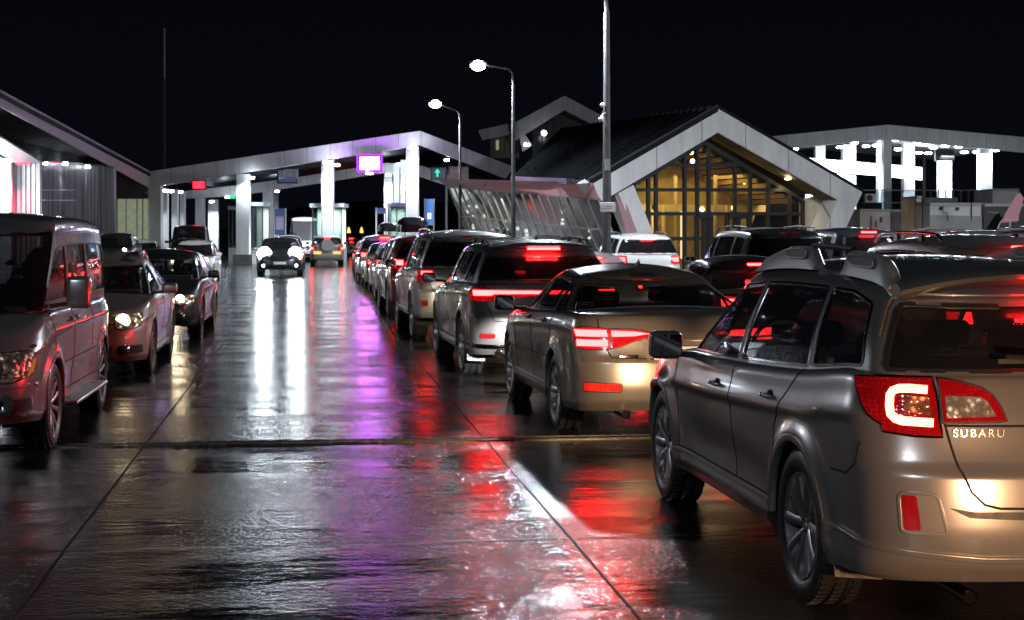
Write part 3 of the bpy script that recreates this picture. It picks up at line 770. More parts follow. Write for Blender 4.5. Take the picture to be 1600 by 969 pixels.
# ================================================================== buildings
def cladding(name, col, rough=0.4, pitch=1.3, vertical=False, seam=1.0, dirt=0.3):
    """panelled white cladding: thin joints every pitch metres, faint streaks"""
    if name in MATS: return MATS[name]
    m = bpy.data.materials.new(name); m.use_nodes = True; nt = m.node_tree; b = nt.nodes['Principled BSDF']; L = nt.links.new; N = nt.nodes.new
    tc = N('ShaderNodeTexCoord'); sp = N('ShaderNodeSeparateXYZ'); L(tc.outputs['Object'], sp.inputs[0])
    dv = N('ShaderNodeMath'); dv.operation = 'DIVIDE'; L(sp.outputs['X'], dv.inputs[0]); dv.inputs[1].default_value = pitch
    fr = N('ShaderNodeMath'); fr.operation = 'FRACT'; L(dv.outputs[0], fr.inputs[0])
    lt = N('ShaderNodeMath'); lt.operation = 'LESS_THAN'; L(fr.outputs[0], lt.inputs[0]); lt.inputs[1].default_value = 0.022
    nz = N('ShaderNodeTexNoise'); nz.inputs['Scale'].default_value = 0.9; nz.inputs['Detail'].default_value = 8; nz.inputs['Roughness'].default_value = 0.7
    mp = N('ShaderNodeMapping'); mp.inputs['Scale'].default_value = (2.5, 2.5, 0.6); L(tc.outputs['Object'], mp.inputs[0]); L(mp.outputs[0], nz.inputs['Vector'])
    mr = N('ShaderNodeMapRange'); mr.inputs[1].default_value = 0.3; mr.inputs[2].default_value = 0.7; mr.inputs[3].default_value = 1-dirt; mr.inputs[4].default_value = 1.0; L(nz.outputs['Fac'], mr.inputs[0])
    k = N('ShaderNodeMath'); k.operation = 'MULTIPLY_ADD'; L(lt.outputs[0], k.inputs[0]); k.inputs[1].default_value = -seam*0.6; k.inputs[2].default_value = 1.0
    mu = N('ShaderNodeMath'); mu.operation = 'MULTIPLY'; L(mr.outputs[0], mu.inputs[0]); L(k.outputs[0], mu.inputs[1])
    vm = N('ShaderNodeVectorMath'); vm.operation = 'SCALE'; vm.inputs[0].default_value = col; L(mu.outputs[0], vm.inputs['Scale'])
    L(vm.outputs[0], b.inputs['Base Color']); b.inputs['Roughness'].default_value = rough
    MATS[name] = m; return m
WHITE = cladding('white_cladding', (0.66,0.65,0.66))
WHITE2 = cladding('white_cladding_plain', (0.70,0.70,0.72), 0.45, 40)
RED_SPILL = cladding('red_spill_cladding', (0.66,0.36,0.38), 0.4, 1.9)  # white cladding with red light spill painted into its colour
ROOFM = mat('dark_metal_roof', (0.035,0.037,0.042), 0.4, 0.4, noise=(1.5, 0.4))
DARKM = mat('dark_frame', (0.012,0.012,0.014), 0.5)
GLASSM = glass('facade_glass', (0.55,0.55,0.5), 0.03)
BK = Vector((st, ct, 0))          # straight away from the camera
def plate(name, pts, back, m, parent=None, bevel=0):
    """slab whose front face passes through pts, extruded by a vector"""
    b = MB(); b.prism(pts, back); return b.build(name, m, parent, smooth=False)
def column(name, x0, x1, ytop, d, parent, m=WHITE2, depth=0.7, zb=0.0):
    a = at(x0, ytop, d); c = at(x1, ytop, d)
    pts = [Vector((a.x, a.y, zb)), Vector((c.x, c.y, zb)), c, a]
    return plate(name, pts, BK*depth, m, parent)

def ribbed(name, col):  # vertical noise streaks paint the ribs' light and dark sides into the colour
    m = mat(name, col, 0.4, 0.4); nt = m.node_tree; N = nt.nodes.new; L = nt.links.new; b_ = nt.nodes['Principled BSDF']
    tc = N('ShaderNodeTexCoord'); mp = N('ShaderNodeMapping'); mp.inputs['Scale'].default_value = (5.5, 5.5, 0.12); nz = N('ShaderNodeTexNoise'); nz.inputs['Scale'].default_value = 1.0; nz.inputs['Detail'].default_value = 3
    L(tc.outputs['Object'], mp.inputs[0]); L(mp.outputs[0], nz.inputs['Vector'])
    mr = N('ShaderNodeMapRange'); mr.inputs[1].default_value = 0.38; mr.inputs[2].default_value = 0.62; mr.inputs[3].default_value = 0.25; mr.inputs[4].default_value = 1.9; L(nz.outputs['Fac'], mr.inputs[0])
    vm = N('ShaderNodeVectorMath'); vm.operation = 'SCALE'; vm.inputs[0].default_value = col; L(mr.outputs[0], vm.inputs['Scale']); L(vm.outputs[0], b_.inputs['Base Color'])
    return m
# ------------------------------------------------------------------ toll gate canopy
gate = thing('gate_canopy', 'wide white gate canopy with a low ridge spanning the lanes', 'canopy', ground(445, 412))
gate.location = (0,0,0)
D0, D1, D2 = 92.0, 108.0, 124.0
def fasc(name, top, bot, d, back, m, parent):
    n = len(top)
    for i in range(n-1):
        plate(name, [at(*bot[i], d), at(*bot[i+1], d), at(*top[i+1], d), at(*top[i], d)], BK*back, m, parent)
fasc('fascia', [(233,268), (656,204.5), (803,261)], [(233,293), (656,227), (790,279)], D0, 0.6, WHITE, gate)
# roof deck and soffit between the fascias
rf = MB()
def deck(p0, p1, d0, d1, z_off0):
    a, b_ = at(*p0, d0), at(*p1, d0); c = b_+BK*(d1-d0); e = a+BK*(d1-d0)
    rf.prism([a, b_, c, e], (0,0,0.25))
deck((240,277), (656,213), D0+0.6, D2+4, 0); deck((656,213), (790,266), D0+0.6, D2+4, 0)
rf.build('roof', ROOFM, gate, smooth=False)
so = MB()
for p0, p1 in (((240,285), (500,245)), ((524,241.5), (656,221)), ((656,221), (785,271))):
    a, b_ = at(*p0, D0+0.6), at(*p1, D0+0.6); so.prism([a, b_, b_+BK*15, a+BK*15], (0,0,0.06))
# second beam, dropped below the roof
fasc('beam', [(285,299), (369,290), (465,277), (603,254.5), (656,258), (742,287)], [(285,311), (369,306), (431,297), (601,270), (656,276), (704,292)], D1, 0.7, WHITE, gate)
for x0, x1, yt in ((232,251,290), (369,389,272), (502,520.5,250), (634.5,654,229)): column('column', x0, x1, yt, D0+0.02, gate)
for x0, x1, yt in ((305,318,309), (410.5,427,297), (600,613,268)): column('column', x0, x1, yt, D1+0.02, gate)
for x0, x1, yt, d in ((253,261,294,97), (268,277,296,101), (281,288,299,106), (325,341,312,D2), (427.5,434,297,D2-8), (615,624,255,103), (626,633,250,99)): column('column', x0, x1, yt, d, gate, depth=0.5)
for x0, x1 in ((369,389), (502,520.5), (634.5,654)):
    a, c = at(x0-5, 400, D0-0.5), at(x1+5, 400, D0-0.5); plate('plinth', [Vector((a.x,a.y,0)), Vector((c.x,c.y,0)), Vector((c.x,c.y,0.55)), Vector((a.x,a.y,0.55))], BK*2.6, mat('concrete_plinth', (0.25,0.24,0.23), 0.7, noise=(3,0.4)), gate)
CW = (0.80, 0.90, 1.0)
LAMPW = emit('canopy_lamp', (0.78,0.88,1.0), 60)
def downlight(px, py, d, power, parent, r=0.16, up_=0.0, towards=None, ang=110, nm='ceiling_lamp', em=None):
    p = at(px, py, d); b = MB(); b.lathe([(0.0,0.001), (-0.03,r*0.8), (0.02,r), (0.10,r*0.9), (0.10,0.001)], 'Z', p, 14); b.build(nm, em or LAMPW, parent)
    if power: spot('lamp_light', p-Vector((0,0,0.12)), towards or (0,0,-1), power, CW, ang, 0.6, 0.12, parent)
# lamps fixed at the heads of the columns
downlight(512, 255, D0-1.1, 2400, gate, 0.28, towards=(0.0,0.35,-1)); downlight(645, 232, D0-1.1, 2200, gate, 0.28, towards=(0,0.35,-1))
downlight(394, 279, D0-0.3, 700, gate, 0.14, towards=(-0.3,0.3,-1)); downlight(526, 259, D0+2, 1500, gate, 0.2)
downlight(257, 299, D0+2.5, 600, gate, 0.14, towards=(0,0.3,-1)); downlight(268, 300, D0+6, 600, gate, 0.14, towards=(0,0.3,-1)); downlight(282, 301, D0+11, 600, gate, 0.14, towards=(0,0.3,-1))
downlight(433, 300, D1+3, 900, gate, 0.14, towards=(-.2,0.6,-1)); downlight(607, 274, D1-1, 1300, gate, 0.18, towards=(0,0.3,-1)); downlight(331, 316, D2-2, 1500, gate, 0.18, towards=(0,0.4,-1))
downlight(623, 258, 97, 900, gate, 0.14, towards=(0,0.4,-1)); downlight(698, 251, D0+2, 500, gate, 0.15); downlight(355, 309, D1-1, 400, gate, 0.12)
gm_ = emit('green_lane_light', (0.02,0.75,0.25), 1.6)
b = MB(); b.box(at(363,308,D1-1.2), (0.4,0.1,0.2)); b.build('lane_light', gm_, gate)
area('canopy_glow', at(470,268,D0+7), (0,0,-1), 12, 900, CW, gate, 9); area('canopy_glow', at(610,250,D0+7), (0,0,-1), 8, 700, CW, gate, 9)

# ------------------------------------------------------------------ signs hanging at the gate
def led_sign(name, x0, x1, y0, y1, d, facemat, label, cat='sign', extra=None, frame=0.08, hang=None, pole=None):
    t = thing(name, label, cat, (0,0,0))
    a, c = at(x0, y1, d), at(x1, y0, d); w = at(x1, y1, d)-a; h = c.z-a.z
    plate('housing', [a-BK*0.0, a+w, a+w+Vector((0,0,h)), a+Vector((0,0,h))], BK*0.25, DARKM, t)
    i = w.normalized()*frame; z = Vector((0,0,frame)); q = a-BK*0.012
    plate('display', [q+i+z, q+w-i+z, q+w-i-z+Vector((0,0,h)), q+i-z+Vector((0,0,h))], BK*0.01, facemat, t)
    if extra: extra(t, a, w, h)
    if hang:
        for f in (0.2, 0.8):
            b_ = MB(); p = a+w*f+Vector((0,0,h))+BK*0.12; b_.bar(p, (p.x, p.y, HC+(HY-hang)/F*d), 0.05); b_.build('hanger', DARKM, t)
    if pole:
        b_ = MB(); p = a+w*pole+BK*0.30; b_.tube([(p.x,p.y,0), (p.x,p.y,a.z+h*0.8)], 0.06, 10); b_.build('post', mat('galvanised', (0.25,0.25,0.26), 0.45, 0.6), t)
    return t
led_sign('lane_sign', 299.5, 322, 281.5, 296.5, D0-0.6, emit('red_led_matrix', (1.0,0.006,0.012), 12), 'glowing red display hung from the left half of the gate canopy', hang=284)
s = led_sign('lane_sign', 560, 595, 243.5, 267, D0-0.6, emit('magenta_led_matrix', (0.66,0.16,1.0), 60), 'glaring pink-white display hung under the middle of the gate canopy', hang=240)
b = MB()
for p, q in ((at(558.5,242,D0-0.62), at(596.5,242,D0-0.62)), (at(558.5,268.5,D0-0.62), at(596.5,268.5,D0-0.62)), (at(558.5,242,D0-0.62), at(558.5,268.5,D0-0.62)), (at(596.5,242,D0-0.62), at(596.5,268.5,D0-0.62))): b.bar(p, q, 0.10)
b.build('halo_ring', emit('violet_halo', (0.36,0.04,0.85), 2.2), s); area('display_glow', at(577,262,D0-1.4), BK+Vector((0,0,0.35)), 1.4, 140, (0.5,0.12,1.0), s, 0.6)  # glowing ring paints the display's halo; added area light tints the canopy violet
b = MB(); b.box(at(577,269.5,D0-0.5), (0.42,0.2,0.22)); b.build('status_lamp', emit('magenta_led_matrix', (0.66,0.16,1.0), 60), s)
blue = mat('dark_blue_display', (0.02,0.03,0.07), 0.25, emis=(0.10,0.16,0.4), es=0.16)
def mk_blue(t, a, w, h):
    R_ = w.normalized(); q = a-BK*0.03
    b_ = MB()
    for p0, p1 in (((0.36,0.35),(0.36,0.93)), ((0.36,0.93),(0.95,0.93)), ((0.95,0.93),(0.95,0.35))): b_.bar(q+w*p0[0]+Vector((0,0,h*p0[1])), q+w*p1[0]+Vector((0,0,h*p1[1])), 0.03)
    b_.build('frame_line', emit('pale_line', (0.5,0.5,0.65), 0.35), t)
    b_ = MB(); b_.box(q+w*0.18+Vector((0,0,h*0.38)), (0.2,0.02,0.06)); b_.build('green_bar', emit('pale_green', (0.35,0.7,0.6), 0.4), t)
    b_ = MB(); b_.box(q+w*0.62+Vector((0,0,h*0.60)), (0.26,0.02,0.12)); b_.box(q+w*0.88+Vector((0,0,h*0.58)), (0.05,0.02,0.24)); b_.build('figures', emit('dim_figures', (0.45,0.35,0.35), 0.3), t)
led_sign('lane_sign', 433, 465, 264, 287, D0-0.8, blue, 'dark blue display hung beside the second canopy column', extra=mk_blue, hang=262)
def mk_green(t, a, w, h):
    b_ = MB(); c = a+w*0.42+Vector((0,0,h*0.55))-BK*0.03; R_ = w.normalized()
    b_.add([c+R_*0.16, c+Vector((0,0,0.22)), c-R_*0.16, c-R_*0.05+Vector((0,0,-0.02)), c-R_*0.05-Vector((0,0,0.22)), c+R_*0.05-Vector((0,0,0.22)), c+R_*0.05+Vector((0,0,-0.02))], [(0,1,2),(3,4,5,6)])
    b_.build('arrow', emit('green_arrow', (0.05,0.8,0.5), 1.4), t)
led_sign('lane_sign', 673, 698, 261, 281, 86, blue, 'dark display with a green arrow, left of the pair right of the canopy ridge', extra=mk_green, pole=0.97)
def mk_red(t, a, w, h):
    for i in range(2):
        b_ = MB(); c = a+w*0.5+Vector((0,0,h*(0.35+0.3*i)))-BK*0.03; R_ = w.normalized()
        b_.add([c-R_*0.33-Vector((0,0,0.03)), c+R_*0.33-Vector((0,0,0.03)), c+R_*0.33+Vector((0,0,0.03)), c-R_*0.33+Vector((0,0,0.03))], [(0,1,2,3)]); b_.build('text_row', emit('dim_red_text', (0.8,0.10,0.06), 0.35), t)
led_sign('lane_sign', 701, 732, 260, 282.5, 84, mat('dark_display', (0.02,0.012,0.014), 0.3), 'dark display with dim red rows, right of the pair right of the canopy ridge', extra=mk_red, pole=0.60)

# ------------------------------------------------------------------ booths under the canopy
def booth(label, x0, x1, y0, d, lit, depth=2.4, tint=(0.5,0.6,0.58), power=60):
    t = thing('toll_booth', label, 'booth', (0,0,0), group='booths under the gate canopy')
    a, c = at(x0, y0, d), at(x1, y0, d); zt = a.z; w = c-a; a0 = Vector((a.x,a.y,0)); h = zt
    u = Vector((0,0,1))
    def wallp(p, v, m, nm, z0, z1, off=0.0):
        return plate(nm, [p+u*z0, p+v+u*z0, p+v+u*z1, p+u*z1], (-v.cross(u)).normalized()*0.03, m, t)
    plate('base', [a0, a0+w, a0+w+u*0.9, a0+u*0.9], BK*depth, mat('booth_grey', (0.30,0.31,0.33), 0.4, noise=(3,0.3)), t)
    plate('roof', [a0-w*0.06+u*(h-0.22)-BK*0.1, a0+w*1.06+u*(h-0.22)-BK*0.1, a0+w*1.06+u*h-BK*0.1, a0-w*0.06+u*h-BK*0.1], BK*(depth+0.2), mat('booth_grey', (0.30,0.31,0.33), 0.4), t)
    for f in (0.03, 0.5, 0.97):
        for dd in (0.03, depth-0.06):
            b_ = MB(); p = a0+w*f+BK*dd; b_.bar(p+u*0.9, p+u*(h-0.22), 0.07); b_.build('post', DARKM, t)
    plate('glazing', [a0+w*0.03+u*0.9+BK*0.05, a0+w*0.97+u*0.9+BK*0.05, a0+w*0.97+u*(h-0.22)+BK*0.05, a0+w*0.03+u*(h-0.22)+BK*0.05], BK*0.01, glass('booth_glass', tint), t)
    plate('back_panel', [a0+w*0.03+u*0.9+BK*(depth-0.1), a0+w*0.97+u*0.9+BK*(depth-0.1), a0+w*0.97+u*(h-0.22)+BK*(depth-0.1), a0+w*0.03+u*(h-0.22)+BK*(depth-0.1)], BK*0.04, mat('booth_lining', (0.55,0.56,0.54), 0.6), t)
    p = a0+w*0.5+u*(h-0.30)+BK*depth*0.5
    if lit: area('booth_lamp', p, (0,0,-1), 1.0, power, (0.9,1.0,0.92), t)
    return t
booth('bright glazed booth straddling the third canopy column', 487, 535, 318, D0+1.5, True, power=420)
booth('dim greenish booth beside the second canopy column', 390, 411, 316, D0+1, True, tint=(0.25,0.33,0.3), power=60)
booth('narrow booth left of the second canopy column', 357, 369, 322, D0+3, True, tint=(0.25,0.33,0.3), power=30)
booth('blue-tinted booth left of the ridge column', 606, 634, 317, D0+3, True, tint=(0.25,0.3,0.5), power=180)
def panel_sign(x0, x1, y0, y1, d, label, m):
    t = thing('notice_board', label, 'notice board', (0,0,0)); a, c = at(x0, y0, d), at(x1, y0, d)
    zb = HC+(HY-y1)/F*d; a0 = Vector((a.x,a.y,zb)); w = c-a; h = a.z-zb
    plate('panel', [a0, a0+w, a0+w+Vector((0,0,h)), a0+Vector((0,0,h))], BK*0.1, m, t)
    for f in (0.0, 1.0):
        b_ = MB(); p = a0+w*f; b_.tube([(p.x,p.y,0), (p.x,p.y,a.z+0.02)], 0.05, 8); b_.build('post', mat('galvanised', (0.25,0.25,0.26), 0.45, 0.6), t)
    return t, a0, w, h
navy = mat('navy_board', (0.03,0.045,0.12), 0.35, emis=(0.1,0.15,0.4), es=0.10)
t, a0, w, h = panel_sign(428, 446, 326, 367, D0+6, 'tall navy notice board right of the second canopy column', navy)
b = MB()
for i in range(7): b.box(a0+w*(0.2+0.1*i)+Vector((0,0,h*0.45))-BK*0.02, (0.035,0.02,h*0.5))
b.build('stripes', mat('board_stripe', (0.4,0.35,0.45), 0.5), t)
panel_sign(588, 603, 325, 334, D0+4, 'navy gantry board on two thin posts left of the blue booth', navy)
t, a0, w, h = panel_sign(664, 678, 311, 352, D0+2, 'lit blue notice board right of the ridge column', mat('blue_board', (0.04,0.09,0.25), 0.35, emis=(0.12,0.3,0.8), es=0.35))
b = MB(); b.box(a0+w*0.5+Vector((0,0,h*0.35))-BK*0.03, (0.22,0.03,0.35)); b.build('lit_panel', emit('board_white', (0.6,0.8,1.0), 2.0), t)
for i, (px, lab) in enumerate(((545, 'left'), (565, 'right'))):
    p = at(px, 365, 118); t = thing('warning_beacon', '%s of two small amber beacons on posts beyond the canopy' % lab, 'beacon', (p.x,p.y,0), group='amber beacons beyond the gate')
    b = MB(); b.tube([(0,0,0), (0,0,1.8)], 0.04, 8); b.build('post', DARKM, t)
    b = MB(); b.lathe([(1.8,0.14), (1.95,0.12), (2.2,0.04), (2.25,0.001)], 'Z', (0,0,0), 12); b.build('lens', emit('amber_beacon', (1.0,0.62,0.12), 2.0), t)

# ------------------------------------------------------------------ left hall
lh = thing('left_hall', 'dark hall on the left with a long sloping white eave', 'building', (0,0,0))
def dl(px): return 60+(92-60)*px/233.0
A0, A1 = at(-60,109,dl(-60)), at(234,268.5,D0); B0, B1 = at(-60,135,dl(-60)), at(232,293.5,D0)
plate('fascia', [B0, B1, A1, A0], BK*0.5, cladding('grey_cladding_big', (0.55,0.52,0.52), 0.45, 2.2), lh)
plate('gable_wall', [at(-60,150,62), at(185,262,84), at(232,292,93), at(232,310,93), at(178,310,86), at(150,258,80), at(-60,240,62)], BK*0.4, mat('dark_gable', (0.015,0.015,0.017), 0.95, spec=0.1), lh)
b = MB(); a, c = A0+BK*0.5, A1+BK*0.5; bk2 = W(-0.95,0.4)*9+Vector((0,0,-1.6)); b.prism([a-Vector((0,0,0.3)), c-Vector((0,0,0.3)), c+bk2, a+bk2], (0,0,0.2)); b.build('roof', mat('dark_gable', (0.015,0.015,0.017), 0.95, spec=0.1), lh, smooth=False)
# corrugated wall
b = MB(); n = 64
for i in range(n):
    px = 62+(178-62)*i/n; px2 = 62+(178-62)*(i+0.55)/n; d = 72+i*0.12
    a, c = at(px, 256+(px-62)*0.03, d), at(px2, 256+(px-62)*0.03, d)
    b.prism([Vector((a.x,a.y,0)), Vector((c.x,c.y,0)), c, a], BK*0.09)
a, c = at(60, 255, 72.2), at(180, 260, 80); b.prism([Vector((a.x,a.y,0)), Vector((c.x,c.y,0)), c, a], BK*0.2)
b.build('corrugated_wall', ribbed('corrugated_painted_shade', (0.085,0.082,0.08)), lh, smooth=False)
plate('coping', [at(58,251,71.6), at(158,256.5,79.5), at(158,259.5,79.5), at(58,254,71.6)], BK*0.4, mat('coping_grey', (0.32,0.31,0.31), 0.5), lh)
for px, py, d, pw in ((71,256,71.2,420), (102,257,74,240), (137,262,76.5,70)):
    downlight(px, py, d, pw, lh, 0.13, towards=(0,0.16,-1), ang=60, nm='wall_lamp')
for py in (297, 313):
    a, c = at(64, py, 71.7), at(140, py, 77.5); b = MB(); b.bar(a, c, 0.04); b.build('rail', mat('rail_grey', (0.35,0.35,0.35), 0.4), lh)
# lit window bay
plate('bay_wall', [Vector((*at(178,365,88).xy,0)), Vector((*at(233,365,93.3).xy,0)), at(233,307,93.3), at(178,308,88)], BK*0.2, mat('bay_frame', (0.16,0.15,0.14), 0.6), lh)
for x0, x1 in ((184,196), (198,213), (215,222), (224,231)):
    d = 87.9+(x0-184)*0.1; a, c = at(x0, 311, d), at(x1, 311, d+0.9*0); z = 0.9
    cur = mat('lit_curtain', (0.35,0.36,0.26), 0.8, emis=(0.55,0.62,0.42), es=0.30, noise=(3,0.6))
    plate('lit_window', [Vector((a.x,a.y,z)), Vector((c.x,c.y,z)), c, a], BK*0.03, cur, lh)
# near entrance on the far left: blue-white lit eave, bright jamb and ribbed white panel
ne = thing('entrance_porch', 'brightly lit white entrance porch at the far left edge behind the people carrier', 'building', (0,0,0))
plate('fascia', [at(-40,217,58), at(22,254.5,60), at(66,254.5,61), at(-40,190,58)], BK*0.5, WHITE2, ne)
plate('side_wall', [Vector((*at(-40,365,59.5).xy,0)), Vector((*at(17,365,60).xy,0)), at(17,255,60), at(-40,222,59.5)], BK*0.2, WHITE2, ne)
b = MB()
for i in range(5):
    x0 = 19+i*7.6; a, c = at(x0, 255, 61.0), at(x0+5.0, 255, 61.0); b.prism([Vector((a.x,a.y,0)), Vector((c.x,c.y,0)), c, a], BK*0.25)
a, c = at(17, 255, 61.2), at(57, 255, 61.2); b.prism([Vector((a.x,a.y,0)), Vector((c.x,c.y,0)), c, a], BK*0.3)
b.build('ribbed_panel', mat('ribbed_white', (0.50,0.48,0.50), 0.28, 0.3), ne, smooth=False)
column('corner_post', 56.5, 62, 255, 60.6, ne, depth=0.3)
downlight(8, 253, 58.6, 500, ne, 0.25, towards=(0,0.4,-1)); area('porch_glow', at(-10,262,57), (0.1,0.9,-0.5), 2.0, 170, CW, ne)
spot('red_fill_spot', at(36,257,59.8), (0.0,0.35,-1), 900, (1.0,0.02,0.06), 80, 0.5, 0.08, ne)  # added spot that throws red onto the ribbed panel
b = MB(); b.box(at(36,256,59.9), (0.5,0.1,0.06)); b.build('added_red_lamp', emit('added_red_glow', (1,0.03,0.06), 8), ne)  # glowing bar added to go with the red spot
b = MB(); b.bar(at(66,252.5,70.5), at(104,255,73), 0.05); b.build('red_strip', emit('red_strip', (1,0.05,0.10), 0.8), ne)

# ------------------------------------------------------------------ terminal with the glazed gable
ta = math.radians(22.9); k_ = 0.4224
def dT(px, back=0.0): return (52.86+back*1.0)/(1-k_*(px-800)/F)
RD = (W(-math.sin(ta), math.cos(ta))-W(0,0))                 # ridge direction
RD.z = 0; RD.normalize()
FD = Vector((RD.y, -RD.x, 0))                                 # along the facade, to the right
tm = thing('terminal_building', 'terminal with a steep white gable over an amber-lit glass front', 'building', (0,0,0))
def fp(px, py, back=0.0):
    """point on the facade plane moved back"""
    d = dT(px)
    if back:  # intersect the view ray with the set-back plane
        n = RD; o = Vector((0,0,HC)); p0 = at(925, 286, dT(925))+RD*back
        ray = at(px, py, 1.0)-o; tt = (p0-o).dot(n)/ray.dot(n); return o+ray*tt
    return at(px, py, d)
gableM = cladding('gable_panels', (0.78,0.76,0.76), 0.4, 1.7)
plate('gable_frame', [fp(920,286), fp(941,314.5), fp(1121,207.6), fp(1122,170)], RD*1.0, gableM, tm)
plate('gable_frame', [fp(1122,170), fp(1121,207.6), fp(1308,313), fp(1347.5,300.5)], RD*1.0, gableM, tm)
def gr(px, base_px): # ground point of the facade plane
    d = dT(base_px); return Vector((*at(base_px, 365, d).xy, 0))
plate('gable_leg', [fp(966,302), fp(990,289), gr(0,1053), gr(0,1027)], RD*1.0, gableM, tm)
plate('gable_leg', [fp(1308,313), fp(1347.5,300.5), gr(0,1283), gr(0,1258)], RD*1.0, gableM, tm)
# soffit under the right slope + side return wall
b = MB(); a, c = fp(1121,207.6), fp(1308,313); b.prism([a, c, c+RD*1.0, a+RD*1.0], (0,0,0.03)); b.build('soffit', mat('warm_soffit', (0.42,0.36,0.26), 0.6), tm, smooth=False)
# glass screen
GB = 1.0
gp = [fp(989,288,GB), fp(1098.6,222.6,GB), fp(1252,312.6,GB)]
gbl = Vector((*fp(1026,365,GB).xy, 0)); gbr = Vector((*fp(1253,365,GB).xy, 0))
plate('glass_screen', [gp[0], gp[1], gp[2], gbr, gbl], RD*0.02, glass('amber_facade_glass', (0.75,0.72,0.6), 0.03, 0.8), tm)
mm = MB()
def zline(px):   # top edge of the glass at px
    return 288+(222.6-288)*(px-989)/(1098.6-989) if px < 1098.6 else 222.6+(312.6-222.6)*(px-1098.6)/(1252-1098.6)
for zx in (325,368,527,597,660,805,890,990,1110,1183):
    px = 920+zx*0.28125; a = fp(px, zline(px), GB)-RD*0.06; mm.bar(Vector((a.x,a.y,0)), a, 0.12, 0.12, up=RD)
for zy in (385,522,655,793):
    py = 150+zy*0.28125
    xl = 989+(py-288)*(1026-989)/(446-288) if py > 288 else 989+(288-py)/(288-222.6)*(1098.6-989)
    xr_ = 1253 if py > 312.6 else 1098.6+(py-222.6)/(312.6-222.6)*(1252-1098.6)
    mm.bar(fp(xl,py,GB)-RD*0.05, fp(xr_,py,GB)-RD*0.05, 0.12)
mm.bar(fp(989,288,GB)-RD*0.04, fp(1098.6,222.6,GB)-RD*0.04, 0.14); mm.bar(fp(1098.6,222.6,GB)-RD*0.04, fp(1252,312.6,GB)-RD*0.04, 0.14)
mm.build('mullions', DARKM, tm, smooth=False)
for x0, x1 in ((590,668), (760,880)):
    db = MB(); p0, p1 = 920+x0*0.28125, 920+x1*0.28125
    a, c = fp(p0, 337, GB)-RD*0.12, fp(p1, 337, GB)-RD*0.12; mid = (a+c)/2
    for p in (a, c, mid): db.bar(Vector((p.x,p.y,0)), p, 0.16, 0.1, up=RD)
    db.bar(a, c, 0.22); db.bar(Vector((a.x,a.y,0.12)), Vector((c.x,c.y,0.12)), 0.2); db.build('entrance_door', DARKM, tm, smooth=False)
# flank wall right of the glass
b = MB(); a = gbr; c = Vector((*fp(1300,365,GB).xy,0)); b.prism([a, c, c+Vector((0,0,3.3)), a+Vector((0,0,fp(1252,312.6,GB).z))], RD*0.2); b.build('flank_wall', mat('cream_wall', (0.48,0.42,0.32), 0.6, noise=(1.2,0.3)), tm, smooth=False)
# interior: floor, timber-battened ceiling, back wall
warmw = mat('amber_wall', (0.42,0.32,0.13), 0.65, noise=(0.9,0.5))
HB = 3.6
bw = [p+RD*HB for p in (gbl+FD*0.9, gp[0]+FD*0.9, gp[1], gp[2], gbr)]
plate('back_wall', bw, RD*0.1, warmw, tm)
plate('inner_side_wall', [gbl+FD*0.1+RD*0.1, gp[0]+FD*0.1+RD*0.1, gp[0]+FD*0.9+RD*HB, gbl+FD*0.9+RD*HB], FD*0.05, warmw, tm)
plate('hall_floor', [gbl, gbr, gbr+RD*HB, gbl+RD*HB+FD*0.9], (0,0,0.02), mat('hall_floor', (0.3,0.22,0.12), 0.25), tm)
bt = MB()
for i in range(11):
    for a, c in ((gp[0], gp[1]), (gp[1], gp[2])):
        p = a+(c-a)*((i+0.5)/11)-Vector((0,0,0.12)); bt.bar(p+RD*0.25, p+RD*(HB-0.1)+(FD*0.5 if i < 3 else FD*0), 0.10, 0.16)
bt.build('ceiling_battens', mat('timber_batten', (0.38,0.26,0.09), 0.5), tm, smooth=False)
for i, f in enumerate((0.12,0.25,0.4,0.55,0.7,0.85)):
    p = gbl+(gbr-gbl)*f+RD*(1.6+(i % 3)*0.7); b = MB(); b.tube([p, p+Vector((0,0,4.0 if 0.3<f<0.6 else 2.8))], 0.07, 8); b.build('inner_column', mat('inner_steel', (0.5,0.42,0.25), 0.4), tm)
bt = MB()
for i in range(6):
    p = gbl+(gbr-gbl)*((i+0.3)/6)+RD*3.3+Vector((0,0,0.8)); bt.bar(p, p+(gbr-gbl)/7.5+Vector((0,0,1.9 if i % 2 else 1.0)), 0.06); bt.bar(p+Vector((0,0,1.8)), p+(gbr-gbl)/6+Vector((0,0,1.8)), 0.08)
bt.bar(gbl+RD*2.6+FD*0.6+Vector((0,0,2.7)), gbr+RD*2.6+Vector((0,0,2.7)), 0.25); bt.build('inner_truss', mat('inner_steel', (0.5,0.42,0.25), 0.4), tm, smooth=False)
AMB = (1.0, 0.76, 0.36)
cg = (gbl+gbr)/2
area('hall_light', cg+RD*1.9+Vector((0,0,3.9)), (0,0,-1), 3.4, 150, AMB, tm, 2); area('hall_light', cg+RD*1.6-FD*2.4+Vector((0,0,2.6)), (0.2,0.6,-0.4), 2, 60, AMB, tm); area('hall_light', cg+RD*1.6+FD*3.4+Vector((0,0,2.4)), (0.2,0.6,-0.4), 2, 60, AMB, tm)
for px, py, bk_ in ((1080,238,1.6), (1082,252,2.6), (1163,284,2.6), (1097,327,2), (1146,325,2)):
    b = MB(); b.ell(fp(px,py,bk_), (0.09,0.09,0.09), 10, 6); b.build('hall_lamp', emit('warm_bulb', (1.0,0.8,0.5), 12), tm)
